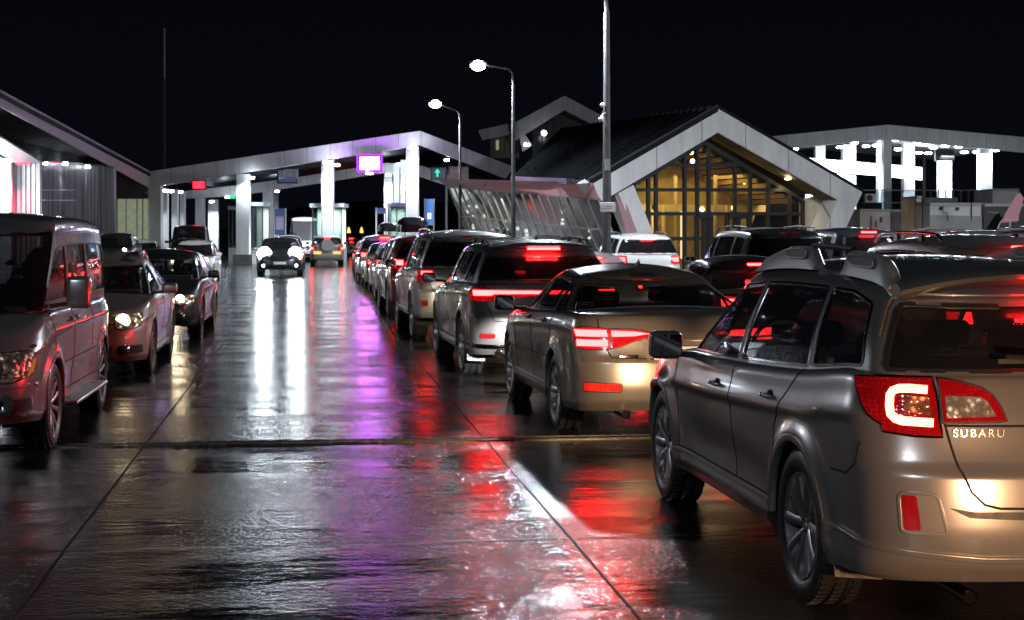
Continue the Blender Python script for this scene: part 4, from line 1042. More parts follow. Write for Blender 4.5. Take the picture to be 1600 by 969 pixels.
b = MB(); b.ell(fp(1231,279.5,0.4), (0.12,0.12,0.04), 12, 6); b.build('soffit_lamp', emit('warm_bulb', (1.0,0.8,0.5), 12), tm); spot('soffit_light', fp(1231,281,0.5)-Vector((0,0,0.1)), (0,0.5,-1), 60, AMB, 120, 0.8, 0.1, tm)
b = MB(); p = Vector((*fp(1065,365,1.6).xy, 1.2)); b.box(p+Vector((0,0,0.5)), (0.08,0.08,1.7)); b.build('lit_strip', emit('warm_strip', (1.0,0.86,0.6), 2.2), tm)
# roof
b = MB(); ap, el, er = fp(1122,170), fp(920,286), fp(1347.5,300.5)
fr = at(880,203,82); fl = at(802,282,76)
up3 = Vector((0,0,0.10))
b.add([ap+up3-RD*0.1, el+up3-RD*0.1, fl+up3, fr+up3, ap-up3, el-up3, fl-up3, fr-up3], [(0,1,2,3), (7,6,5,4), (0,4,5,1), (1,5,6,2), (2,6,7,3), (3,7,4,0)])
b.add([ap+up3-RD*0.1, er+up3-RD*0.1, er+RD*24+up3, fr+up3, ap, er, er+RD*24, fr-up3], [(3,2,1,0), (4,5,6,7), (0,1,5,4), (1,2,6,5), (2,3,7,6), (3,0,4,7)])
n = 30
for i in range(n+1):
    f = i/n; p = ap*(1-f)+fr*f+up3*1.2; q = el*(1-f)+fl*f+up3*1.2; b.bar(p, q, 0.05, 0.10)
rfm = mat('standing_seam_roof', (0.055,0.058,0.066), 0.32, 0.6, noise=(1.2,0.4)); b.build('roof', rfm, tm, smooth=False)
b = MB(); b.bar(el+up3+RD*1.5, fl+up3, 0.25, 0.2); b.build('gutter', DARKM, tm, smooth=False)
# slanted glass side wing
wing = thing('terminal_wing', 'slanted glass side wing under a sloping eave tinted with painted red spill, left of the gable', 'building', (0,0,0))
def wd(f): return 78+(53.5-78)*f
plate('eave_fascia', [at(682,279,wd(0)), at(700,293,wd(0)), at(938,314.5,wd(1)), at(926,285.5,wd(1))], BK*0.4, RED_SPILL, wing)
wl = MB(); ws_ = MB(); n = 19
T0, T1 = at(701,292.5,wd(0)), at(936,313,wd(1)); G0, G1 = Vector((*at(752,365,wd(0)).xy,0)), Vector((*at(992,365,wd(1)).xy,0))
for i in range(n+1):
    f = (i/n); p = T0*(1-f)+T1*f; q = G0*(1-f)+G1*f; wl.bar(p, q, 0.06, 0.08)
for f in (0.35, 0.68): wl.bar(T0*(1-f)+G0*f+BK*0.1, T1*(1-f)+G1*f+BK*0.1, 0.06)
wl.build('glazing_bars', mat('pale_bars', (0.22,0.215,0.21), 0.35, 0.4), wing, smooth=False)
plate('slanted_glass', [T0, T1, G1, G0], BK*0.03, glass('wing_glass', (0.5,0.5,0.46), 0.04, 1.0), wing)
plate('inner_wall', [T0+BK*3.0, T1+BK*3.0, G1+BK*3, G0+BK*3], BK*0.1, mat('inner_wall_grey', (0.22,0.21,0.18), 0.8, noise=(0.7,0.8)), wing)
plate('inner_floor', [G0, G1, G1+BK*3, G0+BK*3], (0,0,0.05), mat('inner_floor', (0.12,0.11,0.10), 0.5), wing)
plate('inner_ceiling', [T0, T1, T1+BK*3, T0+BK*3], (0,0,0.05), mat('inner_floor', (0.12,0.11,0.10), 0.5), wing)
random.seed(11)
for i in range(34):
    f = random.random(); g_ = random.uniform(0.04, 0.75); p = (T0*(1-f)+T1*f)*(1-g_)+(G0*(1-f)+G1*f)*g_+BK*random.uniform(0.5,2.4)
    r_ = random.uniform(0.05, 0.11); b = MB(); b.ell(p, (r_,r_,r_), 8, 6); b.build('wing_lamp', emit('warm_bulb', (1.0,0.8,0.5), 12) if f < 0.45 and i % 2 else emit('white_bulb', (0.95,0.95,1.0), 8), wing)
for i in range(9):
    f = (i+0.5)/9; p = (G0*(1-f)+G1*f)+BK*random.uniform(1.2,2.4); hh = random.uniform(0.9,1.9); b = MB(); rbox(b, (p.x,p.y,hh/2), (random.uniform(0.5,1.4),0.5,hh), 0.03); b.build('counter', mat('counter_grey', (0.2,0.2,0.2), 0.5), wing)
area('wing_light', (T0+T1)/2+BK*1.5-Vector((0,0,0.3)), (0,0.2,-1), 10, 420, (1.0,0.93,0.78), wing, 1.5)
plate('end_return', [at(960,302,54.5), at(972,300,54.5), Vector((*at(1027,365,54.5).xy,0)), Vector((*at(1003,365,54.5).xy,0))], BK*0.3, mat('pink_return', (0.35,0.2,0.2), 0.5), wing)
# upper block behind
tw = thing('upper_terminal', 'small dim gabled block rising behind the dark terminal roof', 'building', (0,0,0))
def z5(x, y, d=100): return at(740+x/3.589, 130+y/3.589, d)
tg = cladding('dim_cladding', (0.42,0.42,0.43), 0.5, 1.6)
plate('side_fascia', [z5(50,320), z5(210,287), z5(192,228), z5(25,265)], BK*0.6, tg, tw)
plate('gable_fascia', [z5(232,322,99), z5(510,150,99), z5(510,70,99), z5(205,236,99)], BK*0.8, tg, tw); plate('gable_fascia', [z5(510,150,99), z5(730,262,99), z5(820,235,99), z5(510,70,99)], BK*0.8, tg, tw)
plate('leg', [z5(235,215,98.9), z5(258,240,98.9), z5(330,350,98.9), z5(275,385,98.9)], BK*0.5, tg, tw)
plate('glazing', [z5(330,270,101), z5(510,160,101), z5(720,270,101), z5(720,420,101), z5(330,420,101)], BK*0.2, mat('dark_glazing', (0.02,0.02,0.022), 0.15), tw)
plate('side_room', [z5(95,305,101), z5(255,290,101), z5(255,420,101), z5(95,420,101)], BK*0.2, mat('side_room_wall', (0.10,0.095,0.07), 0.5), tw)
b = MB()
for i in range(9): x = 340+i*44; b.bar(z5(x, 270-(min(x,510)-330)*0.6 if x < 510 else 165+(x-510)*0.5,100.9), z5(x,420,100.9), 0.07)
for i in range(5): x = 110+i*32; b.bar(z5(x,310,100.9), z5(x,400,100.9), 0.06)
b.build('glazing_bars', DARKM, tw, smooth=False)
for x, y, r_, e in ((395,280,0.18,'white_bulb'), (290,345,0.12,'white_bulb'), (308,345,0.10,'white_bulb')):
    b = MB(); b.ell(z5(x,y,98.3), (r_,r_,r_), 10, 6); b.build('lamp', emit(e, (0.95,0.95,1.0), 8), tw)
plate('lit_window', [z5(125,320,100.8), z5(142,320,100.8), z5(142,375,100.8), z5(125,375,100.8)], BK*0.05, mat('dim_lit_window', (0.3,0.3,0.2), 0.6, emis=(0.7,0.7,0.45), es=0.3), tw)

# ------------------------------------------------------------------ brilliantly lit canopy at the right
rc = thing('right_canopy', 'brilliantly lit white canopy at the right edge behind the terminal', 'canopy', (0,0,0))
DR = 105.0
def z2(x, y, d=DR): return at(1180+x/3.81, 170+y/3.81, d)
plate('fascia', [z2(-60,240), z2(225,235), z2(775,181), z2(790,95), z2(-60,180)], BK*0.6, WHITE, rc)
plate('fascia', [z2(775,181), z2(1700,268), z2(1700,178), z2(790,95)], BK*0.6, WHITE, rc)
b = MB()
for p, q in ((z2(-60,200), z2(785,115)), (z2(785,115), z2(1700,195))): b.prism([p+BK*0.6, q+BK*0.6, q+BK*26, p+BK*26], (0,0,0.2))
b.build('roof', WHITE2, rc, smooth=False)
for x0, x1, yt, d in ((765,812,180,DR+0.3), (1340,1412,236,DR+3), (525,600,215,DR+10), (885,950,205,DR+12), (735,764,190,DR+8), (1100,1170,300,DR+8), (360,418,215,DR+14)):
    column('column', 1180+x0/3.81, 1180+x1/3.81, 170+yt/3.81, d, rc, depth=0.8)
plate('beam', [z2(300,360,DR+9.5), z2(1000,425,DR+9.5), z2(1000,350,DR+9.5), z2(300,290,DR+9.5)], BK*0.6, WHITE2, rc)
plate('beam', [z2(300,560,DR+9.4), z2(600,560,DR+9.4), z2(600,400,DR+9.4), z2(300,360,DR+9.4)], BK*0.5, WHITE2, rc)
bigl = emit('flood_lamp', (0.85,0.92,1.0), 60)
for x, y, dd in ((235,243,5), (505,232,8), (590,207,4), (660,227,9), (720,222,6), (840,190,2), (850,245,9), (965,207,3), (975,265,12), (1030,268,12), (1060,235,6), (1130,225,3), (1210,230,5), (1245,262,9), (1320,262,7), (1430,250,3)):
    downlight(1180+x/3.81, 170+y/3.81, DR+dd, 0, rc, 0.26, em=bigl)
for x, y, dd, pw in ((450,235,4,5200), (820,215,5,5600), (1000,240,6,5200), (1260,250,4,5200)):
    area('canopy_flood', at(1180+x/3.81, 170+y/3.81, DR+dd), (0.0,0.25,-1), 5, pw*0.55, CW, rc, 4)
plate('hung_panel', [z2(1075,310,DR+2), z2(1185,310,DR+2), z2(1185,240,DR+2), z2(1075,240,DR+2)], BK*0.4, DARKM, rc)
for px, py in ((1300,240), (1400,232), (1500,236), (1590,244)): point('eave_fill', at(px, py+14, DR-3.5), 60, CW, 0.2, rc)  # added fill points without fixtures, brightening the fascia from below
# yard in front of it
yd = thing('yard_screen', 'glass and mesh screen fence below the lit right canopy', 'fence', (0,0,0))
b = MB()
for i in range(11): x = 1000+i*45; p = z2(x,485,92); b.bar(Vector((p.x,p.y,0)), p, 0.06)
b.bar(z2(640,485,92), z2(1480,485,92), 0.06); b.bar(z2(640,560,92), z2(1480,560,92), 0.05); b.build('frame', mat('galvanised', (0.25,0.25,0.26), 0.45, 0.6), yd)
plate('screen', [z2(640,600,92.1), z2(1480,600,92.1), z2(1480,490,92.1), z2(640,490,92.1)], BK*0.02, glass('screen_glass', (0.55,0.6,0.6), 0.1), yd)
def cabin(name, label, x0, x1, y0, d, depth, m, cat, extra=None):
    t = thing(name, label, cat, (0,0,0)); a, c = at(x0,y0,d), at(x1,y0,d)
    plate('shell', [Vector((a.x,a.y,0)), Vector((c.x,c.y,0)), c, a], BK*depth, m, t)
    plate('roof_edge', [a-BK*0.05-Vector((0,0,0.02)), c-BK*0.05-Vector((0,0,0.02)), c-BK*0.05+Vector((0,0,0.09)), a-BK*0.05+Vector((0,0,0.09))], BK*(depth+0.1), mat('edge_grey', (0.3,0.3,0.3), 0.5), t)
    if extra: extra(t)
    return t
pale = mat('pale_container', (0.52,0.50,0.50), 0.5, noise=(0.8,0.35)); mid = mat('grey_container', (0.26,0.255,0.26), 0.5, noise=(0.8,0.35))
def marks1(t):
    b_ = MB(); b_.box(at(1361,347,67.9), (0.05,0.02,0.5)); b_.box(at(1369,350,67.9), (0.04,0.02,0.3)); b_.box(at(1377,343,67.9), (0.10,0.02,0.22)); b_.build('hinges', mat('rust', (0.25,0.05,0.03), 0.6), t)
cabin('site_cabin', 'pale site cabin just right of the gable foot', 1344, 1391, 330, 68, 3, pale, 'cabin', marks1)
cabin('site_cabin', 'dim mauve cabin end with a dark window, right of the pale cabin', 1391.5, 1420, 330.5, 68.6, 3, mat('mauve_cabin', (0.14,0.11,0.13), 0.5, noise=(1,0.4)), 'cabin', lambda t: plate('window', [at(1407,346,68.5), at(1417,346,68.5), at(1417,336,68.5), at(1407,336,68.5)], BK*0.02, mat('dark_glazing', (0.02,0.02,0.022), 0.15), t) and None)
cabin('wall_block', 'tall pale block with a dark door frame beside it', 1428, 1442, 310, 60, 2, pale, 'wall')
t = thing('steel_portal', 'black steel portal with a tall post before the right canopy', 'portal frame', (0,0,0))
b = MB(); p = at(1443.5,247,59); b.bar(Vector((p.x,p.y,0)), p, 0.10); p2 = at(1447.5,309,59); b.prism([Vector((*at(1443,365,59.1).xy,0)), Vector((*at(1452,365,59.1).xy,0)), at(1452,309,59.1), at(1443,309,59.1)], BK*0.3); b.prism([at(1452,317,59.1), at(1496,317,59.1), at(1496,309,59.1), at(1452,309,59.1)], BK*0.4)
p = at(1494,310,59.4); b.bar(Vector((p.x,p.y,0)), p, 0.10); b.build('frame', DARKM, t, smooth=False)
def trail(t):
    plate('lower_band', [at(1453,362,57.9), at(1536,362,57.9), at(1536,338,57.9), at(1453,336,57.9)], BK*0.03, mid, t)
    b_ = MB(); b_.box(at(1471,325,57.9), (0.14,0.03,0.10)); b_.box(at(1496,326,57.9), (0.12,0.03,0.10)); b_.tube([at(1471,326,57.85), at(1476,333,57.85), at(1480,332,57.85), at(1481,345,57.85)], 0.012, 5); b_.box(at(1518,330,57.9), (0.03,0.02,0.7)); b_.build('wall_fittings', DARKM, t)
cabin('trailer_cabin', 'long white trailer cabin with a grey lower band at the right', 1453, 1537, 321, 58, 2.5, pale, 'trailer', trail)
cabin('dark_kiosk', 'black kiosk with faint pale lettering at the right edge', 1538, 1640, 322, 57.6, 2.5, mat('black_kiosk', (0.02,0.02,0.022), 0.5), 'kiosk', lambda t: [plate('faded_mark', [at(x,334,57.5), at(x+w_,334,57.5), at(x+w_,330.5,57.5), at(x,330.5,57.5)], BK*0.02, mat('faded_lettering', (0.20,0.20,0.21), 0.5), t) for x, w_ in ((1545,1.6),(1548,1.2),(1550,2.0),(1554,3.0),(1558,1.6))])
cabin('site_cabin', 'white cabin above and behind the black kiosk', 1551, 1592, 298, 74, 3, pale, 'cabin')
t = thing('feather_banner', 'pink and white feather banner on a curved pole at the right edge', 'banner', (0,0,0))
b = MB(); P_ = [at(1594,301,55), at(1588,305,55), at(1580,318,55), at(1570,335,55), at(1566,348,55), at(1590,346,55), at(1594,330,55), at(1600,310,55)]; b.prism(P_, BK*0.03); b.build('cloth', mat('pink_cloth', (0.55,0.25,0.28), 0.7), t, smooth=False)
b = MB(); b.tube([at(1558,360,55), at(1562,350,55), at(1566,344,55), at(1592,343,55)], 0.025, 6); p = at(1578,344,55); b.tube([p, (p.x,p.y,0)], 0.03, 6); p = at(1558,360,55); b.tube([p, (p.x,p.y,0)], 0.03, 6); b.build('pole', mat('pole_pink', (0.6,0.4,0.4), 0.4), t)
t = thing('air_conditioner', 'white air-conditioning unit on a bracket beside the gable foot', 'air conditioner', (0,0,0))
plate('casing', [at(1353,316,70), at(1369,316,70), at(1369,303,70), at(1353,303,70)], BK*0.4, pale, t)
b = MB(); p = at(1359,309.5,69.98); b.lathe([(0,0.001),(0,0.14)], 'Y', p, 18); b.build('fan', DARKM, t)
plate('stand', [Vector((*at(1343,365,70.2).xy,0)), Vector((*at(1378,365,70.2).xy,0)), at(1378,317,70.2), at(1343,317,70.2)], BK*0.5, mat('dark_gable', (0.015,0.015,0.017), 0.95, spec=0.1), t)

# ------------------------------------------------------------------ street lamps and mast
def street_lamp(px_pole, top_y, px_head, head_y, d, label, power, r=0.055, seen=True):
    p = at(px_pole, top_y, d); base = Vector((p.x, p.y, 0)); hd = at(px_head, head_y, d)
    t = thing('street_lamp', label, 'street lamp', (0,0,0), group='street lamps along the kerb')
    b_ = MB(); b_.tube([base, base+Vector((0,0,p.z*0.5)), base+Vector((0,0,p.z-0.6))], [r*1.7, r*1.3, r], 14); b_.tube([base, base+Vector((0,0,1.0))], r*2.3, 14); b_.build('pole', mat('lamp_pole', (0.10,0.10,0.105), 0.75, 0.0, noise=(2,0.3), spec=0.15), t)
    v = hd-p; pts = [base+Vector((0,0,p.z-0.6)), base+Vector((0,0,p.z-0.15))+v*0.03, p+v*0.14-Vector((0,0,0.02)), p+v*0.35+Vector((0,0,0.0)), hd+Vector((0,0,0.08))]
    b_ = MB(); b_.tube(pts, r*0.72, 10); b_.build('arm', mat('lamp_pole', (0.24,0.24,0.25)), t)
    b_ = MB(); rbox(b_, hd+Vector((0,0,0.10)), (0.62,0.26,0.10), 0.04); b_.build('lamp_head', mat('lamp_head_grey', (0.3,0.3,0.3), 0.4), t)
    b_ = MB(); b_.ell(hd+Vector((0,0,0.01)), (0.28,0.22,0.19), 16, 10); b_.build('lamp_lens', emit('street_lamp_glow', (0.78,0.88,1.0), 30), t)
    spot('street_light', hd-Vector((0,0,0.16)), (0,0,-1), power, (0.82,0.90,1.0), 165, 0.35, 0.16, t)
    return t, base, p
t1, base, top = street_lamp(948, -18, 866, -26, 41.5, 'tallest, nearest street lamp, its head out of the picture, with a camera and white sign', 9000, 0.075)
def onpole(y): return Vector((base.x, base.y, HC+(HY-y)/F*41.5))
b = MB(); p = onpole(165)-BK*0.12+Vector((-0.12,0,0)); b.ell(p, (0.07,0.07,0.07)); b.bar(p, onpole(165), 0.04); b.build('dome_camera', mat('camera_white', (0.7,0.7,0.7), 0.3), t1)
b = MB(); p = onpole(184)+Vector((-0.14,-0.12,0)); b.tube([onpole(176), p+Vector((0.02,0,0.10)), p], 0.03, 8); b.ell(p-Vector((0.03,0,0.04)), (0.07,0.07,0.07)); b.build('camera_arm', mat('camera_white', (0.7,0.7,0.7), 0.3), t1)
b = MB(); rbox(b, onpole(324)-Vector((0,0.14,0)), (0.40,0.03,0.25), 0.01); b.build('sign_plate', mat('white_sign', (0.62,0.58,0.58), 0.4), t1)
b = MB(); b.box(onpole(323)-Vector((-0.03,0.158,0)), (0.16,0.004,0.015)); b.box(onpole(326)-Vector((0.02,0.158,0)), (0.24,0.004,0.012)); b.build('sign_text', mat('sign_grey_text', (0.15,0.12,0.12), 0.5), t1)
b = MB(); b.box(onpole(258)-Vector((0.0,0.12,0)), (0.12,0.10,0.30)); b.build('junction_box', mat('lamp_head_grey', (0.3,0.3,0.3)), t1)
street_lamp(802, 108, 747, 103, 58, 'middle street lamp with the brightest visible head', 7000)
street_lamp(719, 174, 680, 163, 74.5, 'farthest and smallest of the street lamps, beside the canopy ridge', 9000)
p = at(257, 45, 118); t = thing('mast', 'very tall thin mast behind the left half of the gate canopy', 'mast', (p.x,p.y,0))
b = MB(); b.tube([(0,0,0), (0,0,p.z*0.5), (0,0,p.z*0.78)], [0.16,0.13,0.10], 10); b.build('lower_pole', mat('mast_dark', (0.10,0.10,0.11), 0.5), t)
b = MB(); b.tube([(0,0,p.z*0.78), (0,0,p.z)], 0.08, 10); b.build('upper_pole', mat('mast_pale', (0.45,0.45,0.47), 0.4), t)
for px, lab in ((726, 'thin flagpole nearest the dark display pair'), (744, 'thin flagpole beside the slanted glass wing')): pass
# ------------------------------------------------------------------ far ground rise beyond the gate
b = MB(); pts = []
random.seed(5)
xs = np.linspace(-272, 352, 70)
for i, x in enumerate(xs): pts.append((x, 420, 6+5*math.sin(x*0.021)+3*math.sin(x*0.057+1)+random.uniform(-0.5,0.5)))
V = [(x, 420, 0) for x in xs]+pts+[(x, 470, 0) for x in xs]; n = len(xs)
b.add(V, [(i, i+1, n+i+1, n+i) for i in range(n-1)]+[(n+i, n+i+1, 2*n+i+1, 2*n+i) for i in range(n-1)])
tag(b.build('far_hills', mat('dark_hill', (0.02,0.02,0.018), 0.9, noise=(0.05,0.4))), kind='structure')
# ================================================================== wet ground
def build_ground():
    m = bpy.data.materials.new('wet_concrete'); m.use_nodes = True; nt = m.node_tree; b = nt.nodes['Principled BSDF']; L = nt.links.new; N = nt.nodes.new
    tc = N('ShaderNodeTexCoord')
    def noise(sc, det=6, rough=0.6, dist=0.0, mp=None):
        n = N('ShaderNodeTexNoise'); n.inputs['Scale'].default_value = sc; n.inputs['Detail'].default_value = det; n.inputs['Roughness'].default_value = rough; n.inputs['Distortion'].default_value = dist
        if mp:
            q = N('ShaderNodeMapping'); q.inputs['Scale'].default_value = mp; L(tc.outputs['Object'], q.inputs[0]); L(q.outputs[0], n.inputs['Vector'])
        else: L(tc.outputs['Object'], n.inputs['Vector'])
        return n
    def rng(src, a, b_, c, d, smooth=False):
        r = N('ShaderNodeMapRange'); r.inputs[1].default_value = a; r.inputs[2].default_value = b_; r.inputs[3].default_value = c; r.inputs[4].default_value = d
        if smooth: r.interpolation_type = 'SMOOTHSTEP'
        L(src, r.inputs[0]); return r.outputs[0]
    def math_(op, a, c):
        q = N('ShaderNodeMath'); q.operation = op
        for i, v in enumerate((a, c)):
            if isinstance(v, (int, float)): q.inputs[i].default_value = v
            else: L(v, q.inputs[i])
        return q.outputs[0]
    big = noise(0.55, 8, 0.62, 0.4); med = noise(2.6, 8, 0.7); fine = noise(30, 5, 0.75); grit = noise(150, 3, 0.8)
    band = noise(0.8, 5, 0.6, 0.3, (0.35, 1.6, 1))
    # puddle mask: 1 = standing film, 0 = damp rough concrete
    pud = rng(math_('ADD', math_('MULTIPLY', band.outputs['Fac'], 0.6), math_('MULTIPLY', big.outputs['Fac'], 0.4)), 0.46, 0.55, 0, 1, True)
    col = N('ShaderNodeMix'); col.data_type = 'RGBA'; col.inputs[6].default_value = (0.007,0.0068,0.0066,1); col.inputs[7].default_value = (0.026,0.024,0.022,1)
    L(rng(med.outputs['Fac'], 0.3, 0.7, 0, 1), col.inputs[0]); L(col.outputs[2], b.inputs['Base Color'])
    ro = math_('ADD', rng(pud, 0, 1, 0.15, 0.06), rng(med.outputs['Fac'], 0.3, 0.7, -0.02, 0.03))
    L(ro, b.inputs['Roughness']); b.inputs['IOR'].default_value = 1.45
    b.inputs['Specular IOR Level'].default_value = 0.5
    ag = N('ShaderNodeTexVoronoi'); ag.inputs['Scale'].default_value = 30; ag.feature = 'SMOOTH_F1'; ag.inputs['Smoothness'].default_value = 0.4
    L(tc.outputs['Object'], ag.inputs['Vector'])
    b0 = N('ShaderNodeBump'); b0.inputs['Distance'].default_value = 0.0036; L(rng(pud, 0, 1, 1.0, 0.22), b0.inputs['Strength']); L(ag.outputs['Distance'], b0.inputs['Height'])
    b1 = N('ShaderNodeBump'); L(b0.outputs[0], b1.inputs['Normal']); b1.inputs['Distance'].default_value = 0.007
    L(rng(pud, 0, 1, 0.22, 0.07), b1.inputs['Strength']); L(fine.outputs['Fac'], b1.inputs['Height'])
    b2 = N('ShaderNodeBump'); b2.inputs['Distance'].default_value = 0.0015
    L(rng(pud, 0, 1, 0.9, 0.35), b2.inputs['Strength']); L(grit.outputs['Fac'], b2.inputs['Height']); L(b1.outputs[0], b2.inputs['Normal'])
    b3 = N('ShaderNodeBump'); b3.inputs['Distance'].default_value = 0.03; b3.inputs['Strength'].default_value = 0.28
    wv = noise(2.2, 4, 0.6, 0.2, (0.6, 2.2, 1)); L(wv.outputs['Fac'], b3.inputs['Height']); L(b2.outputs[0], b3.inputs['Normal']); L(b3.outputs[0], b.inputs['Normal'])
    g = MB(); g.add([(-275,-22,0),(355,-22,0),(355,495,0),(-275,495,0)], [(0,1,2,3)])
    tag(g.build('ground', m, smooth=False), 'wet dark concrete apron', kind='structure')
    # slab joints
    j = MB(); dark = mat('joint_filler', (0.006,0.006,0.006), 0.55)
    for X in (-6.9, -4.1, -1.33, 1.50, 4.75, 8.1):
        j.add([(X-0.006,2,0.004),(X+0.006,2,0.004),(X+0.006,90,0.004),(X-0.006,90,0.004)], [(0,1,2,3)])
    for Y in (9.05, 17.2, 20.9, 23.1, 27.0, 31.4, 35.5, 40, 44.5, 49, 54, 60):
        j.add([(-14,Y-0.008,0.0045),(16,Y-0.008+0.0,0.0045),(16,Y+0.008,0.0045),(-14,Y+0.008,0.0045)], [(0,1,2,3)])
    tag(j.build('pavement_joints', dark, smooth=False), kind='structure')
    # trench drain: a sunken steel edge across the lanes
    d = MB(); d.add([(-14,13.45,0.005),(16,13.45,0.005),(16,13.59,0.005),(-14,13.59,0.005)], [(0,1,2,3)])
    dr = d.build('drain_channel', mat('drain_dark', (0.004,0.004,0.004), 0.6), smooth=False)
    tag(dr, kind='structure')
    e = MB(); e.box((1, 13.44, 0.004), (30, 0.022, 0.014)); e.box((1, 13.60, 0.004), (30, 0.022, 0.014))
    tag(e.build('drain_edge', mat('wet_steel', (0.25,0.24,0.22), 0.25, 0.9, noise=(6, 0.6))), kind='structure')
    # worn white marks
    wm = bpy.data.materials.new('worn_white_marking'); wm.use_nodes = True; nt = wm.node_tree; bb = nt.nodes['Principled BSDF']
    bb.inputs['Base Color'].default_value = (0.22,0.22,0.22,1); bb.inputs['Roughness'].default_value = 0.3
    t2 = nt.nodes.new('ShaderNodeTexCoord'); n2 = nt.nodes.new('ShaderNodeTexNoise'); n2.inputs['Scale'].default_value = 7; n2.inputs['Detail'].default_value = 8; n2.inputs['Roughness'].default_value = 0.75
    nt.links.new(t2.outputs['Object'], n2.inputs['Vector'])
    r2 = nt.nodes.new('ShaderNodeMapRange'); r2.inputs[1].default_value = 0.46; r2.inputs[2].default_value = 0.62; r2.inputs[4].default_value = 0.7
    nt.links.new(n2.outputs['Fac'], r2.inputs[0])
    tr = nt.nodes.new('ShaderNodeBsdfTransparent'); mx = nt.nodes.new('ShaderNodeMixShader'); o2 = nt.nodes['Material Output']
    nt.links.new(r2.outputs[0], mx.inputs[0]); nt.links.new(tr.outputs[0], mx.inputs[1]); nt.links.new(bb.outputs[0], mx.inputs[2]); nt.links.new(mx.outputs[0], o2.inputs[0])
    w = MB()
    for a, c in ((5.5, 8.9), (9.6, 10.6), (22.0, 28.5), (33, 38), (42, 47)):
        w.add([(-1.47,a,0.006),(-1.37,a,0.006),(-1.37,c,0.006),(-1.47,c,0.006)], [(0,1,2,3)])
    for a, c in ((30, 34), (38.5, 42.5), (47, 52), (57, 62), (5.0, 12.6)):
        w.add([(1.30,a,0.006),(1.42,a,0.006),(1.42,c,0.006),(1.30,c,0.006)], [(0,1,2,3)])
    tag(w.build('lane_marking', wm, smooth=False), kind='structure')
build_ground()

SILVER = (0.42,0.40,0.40)
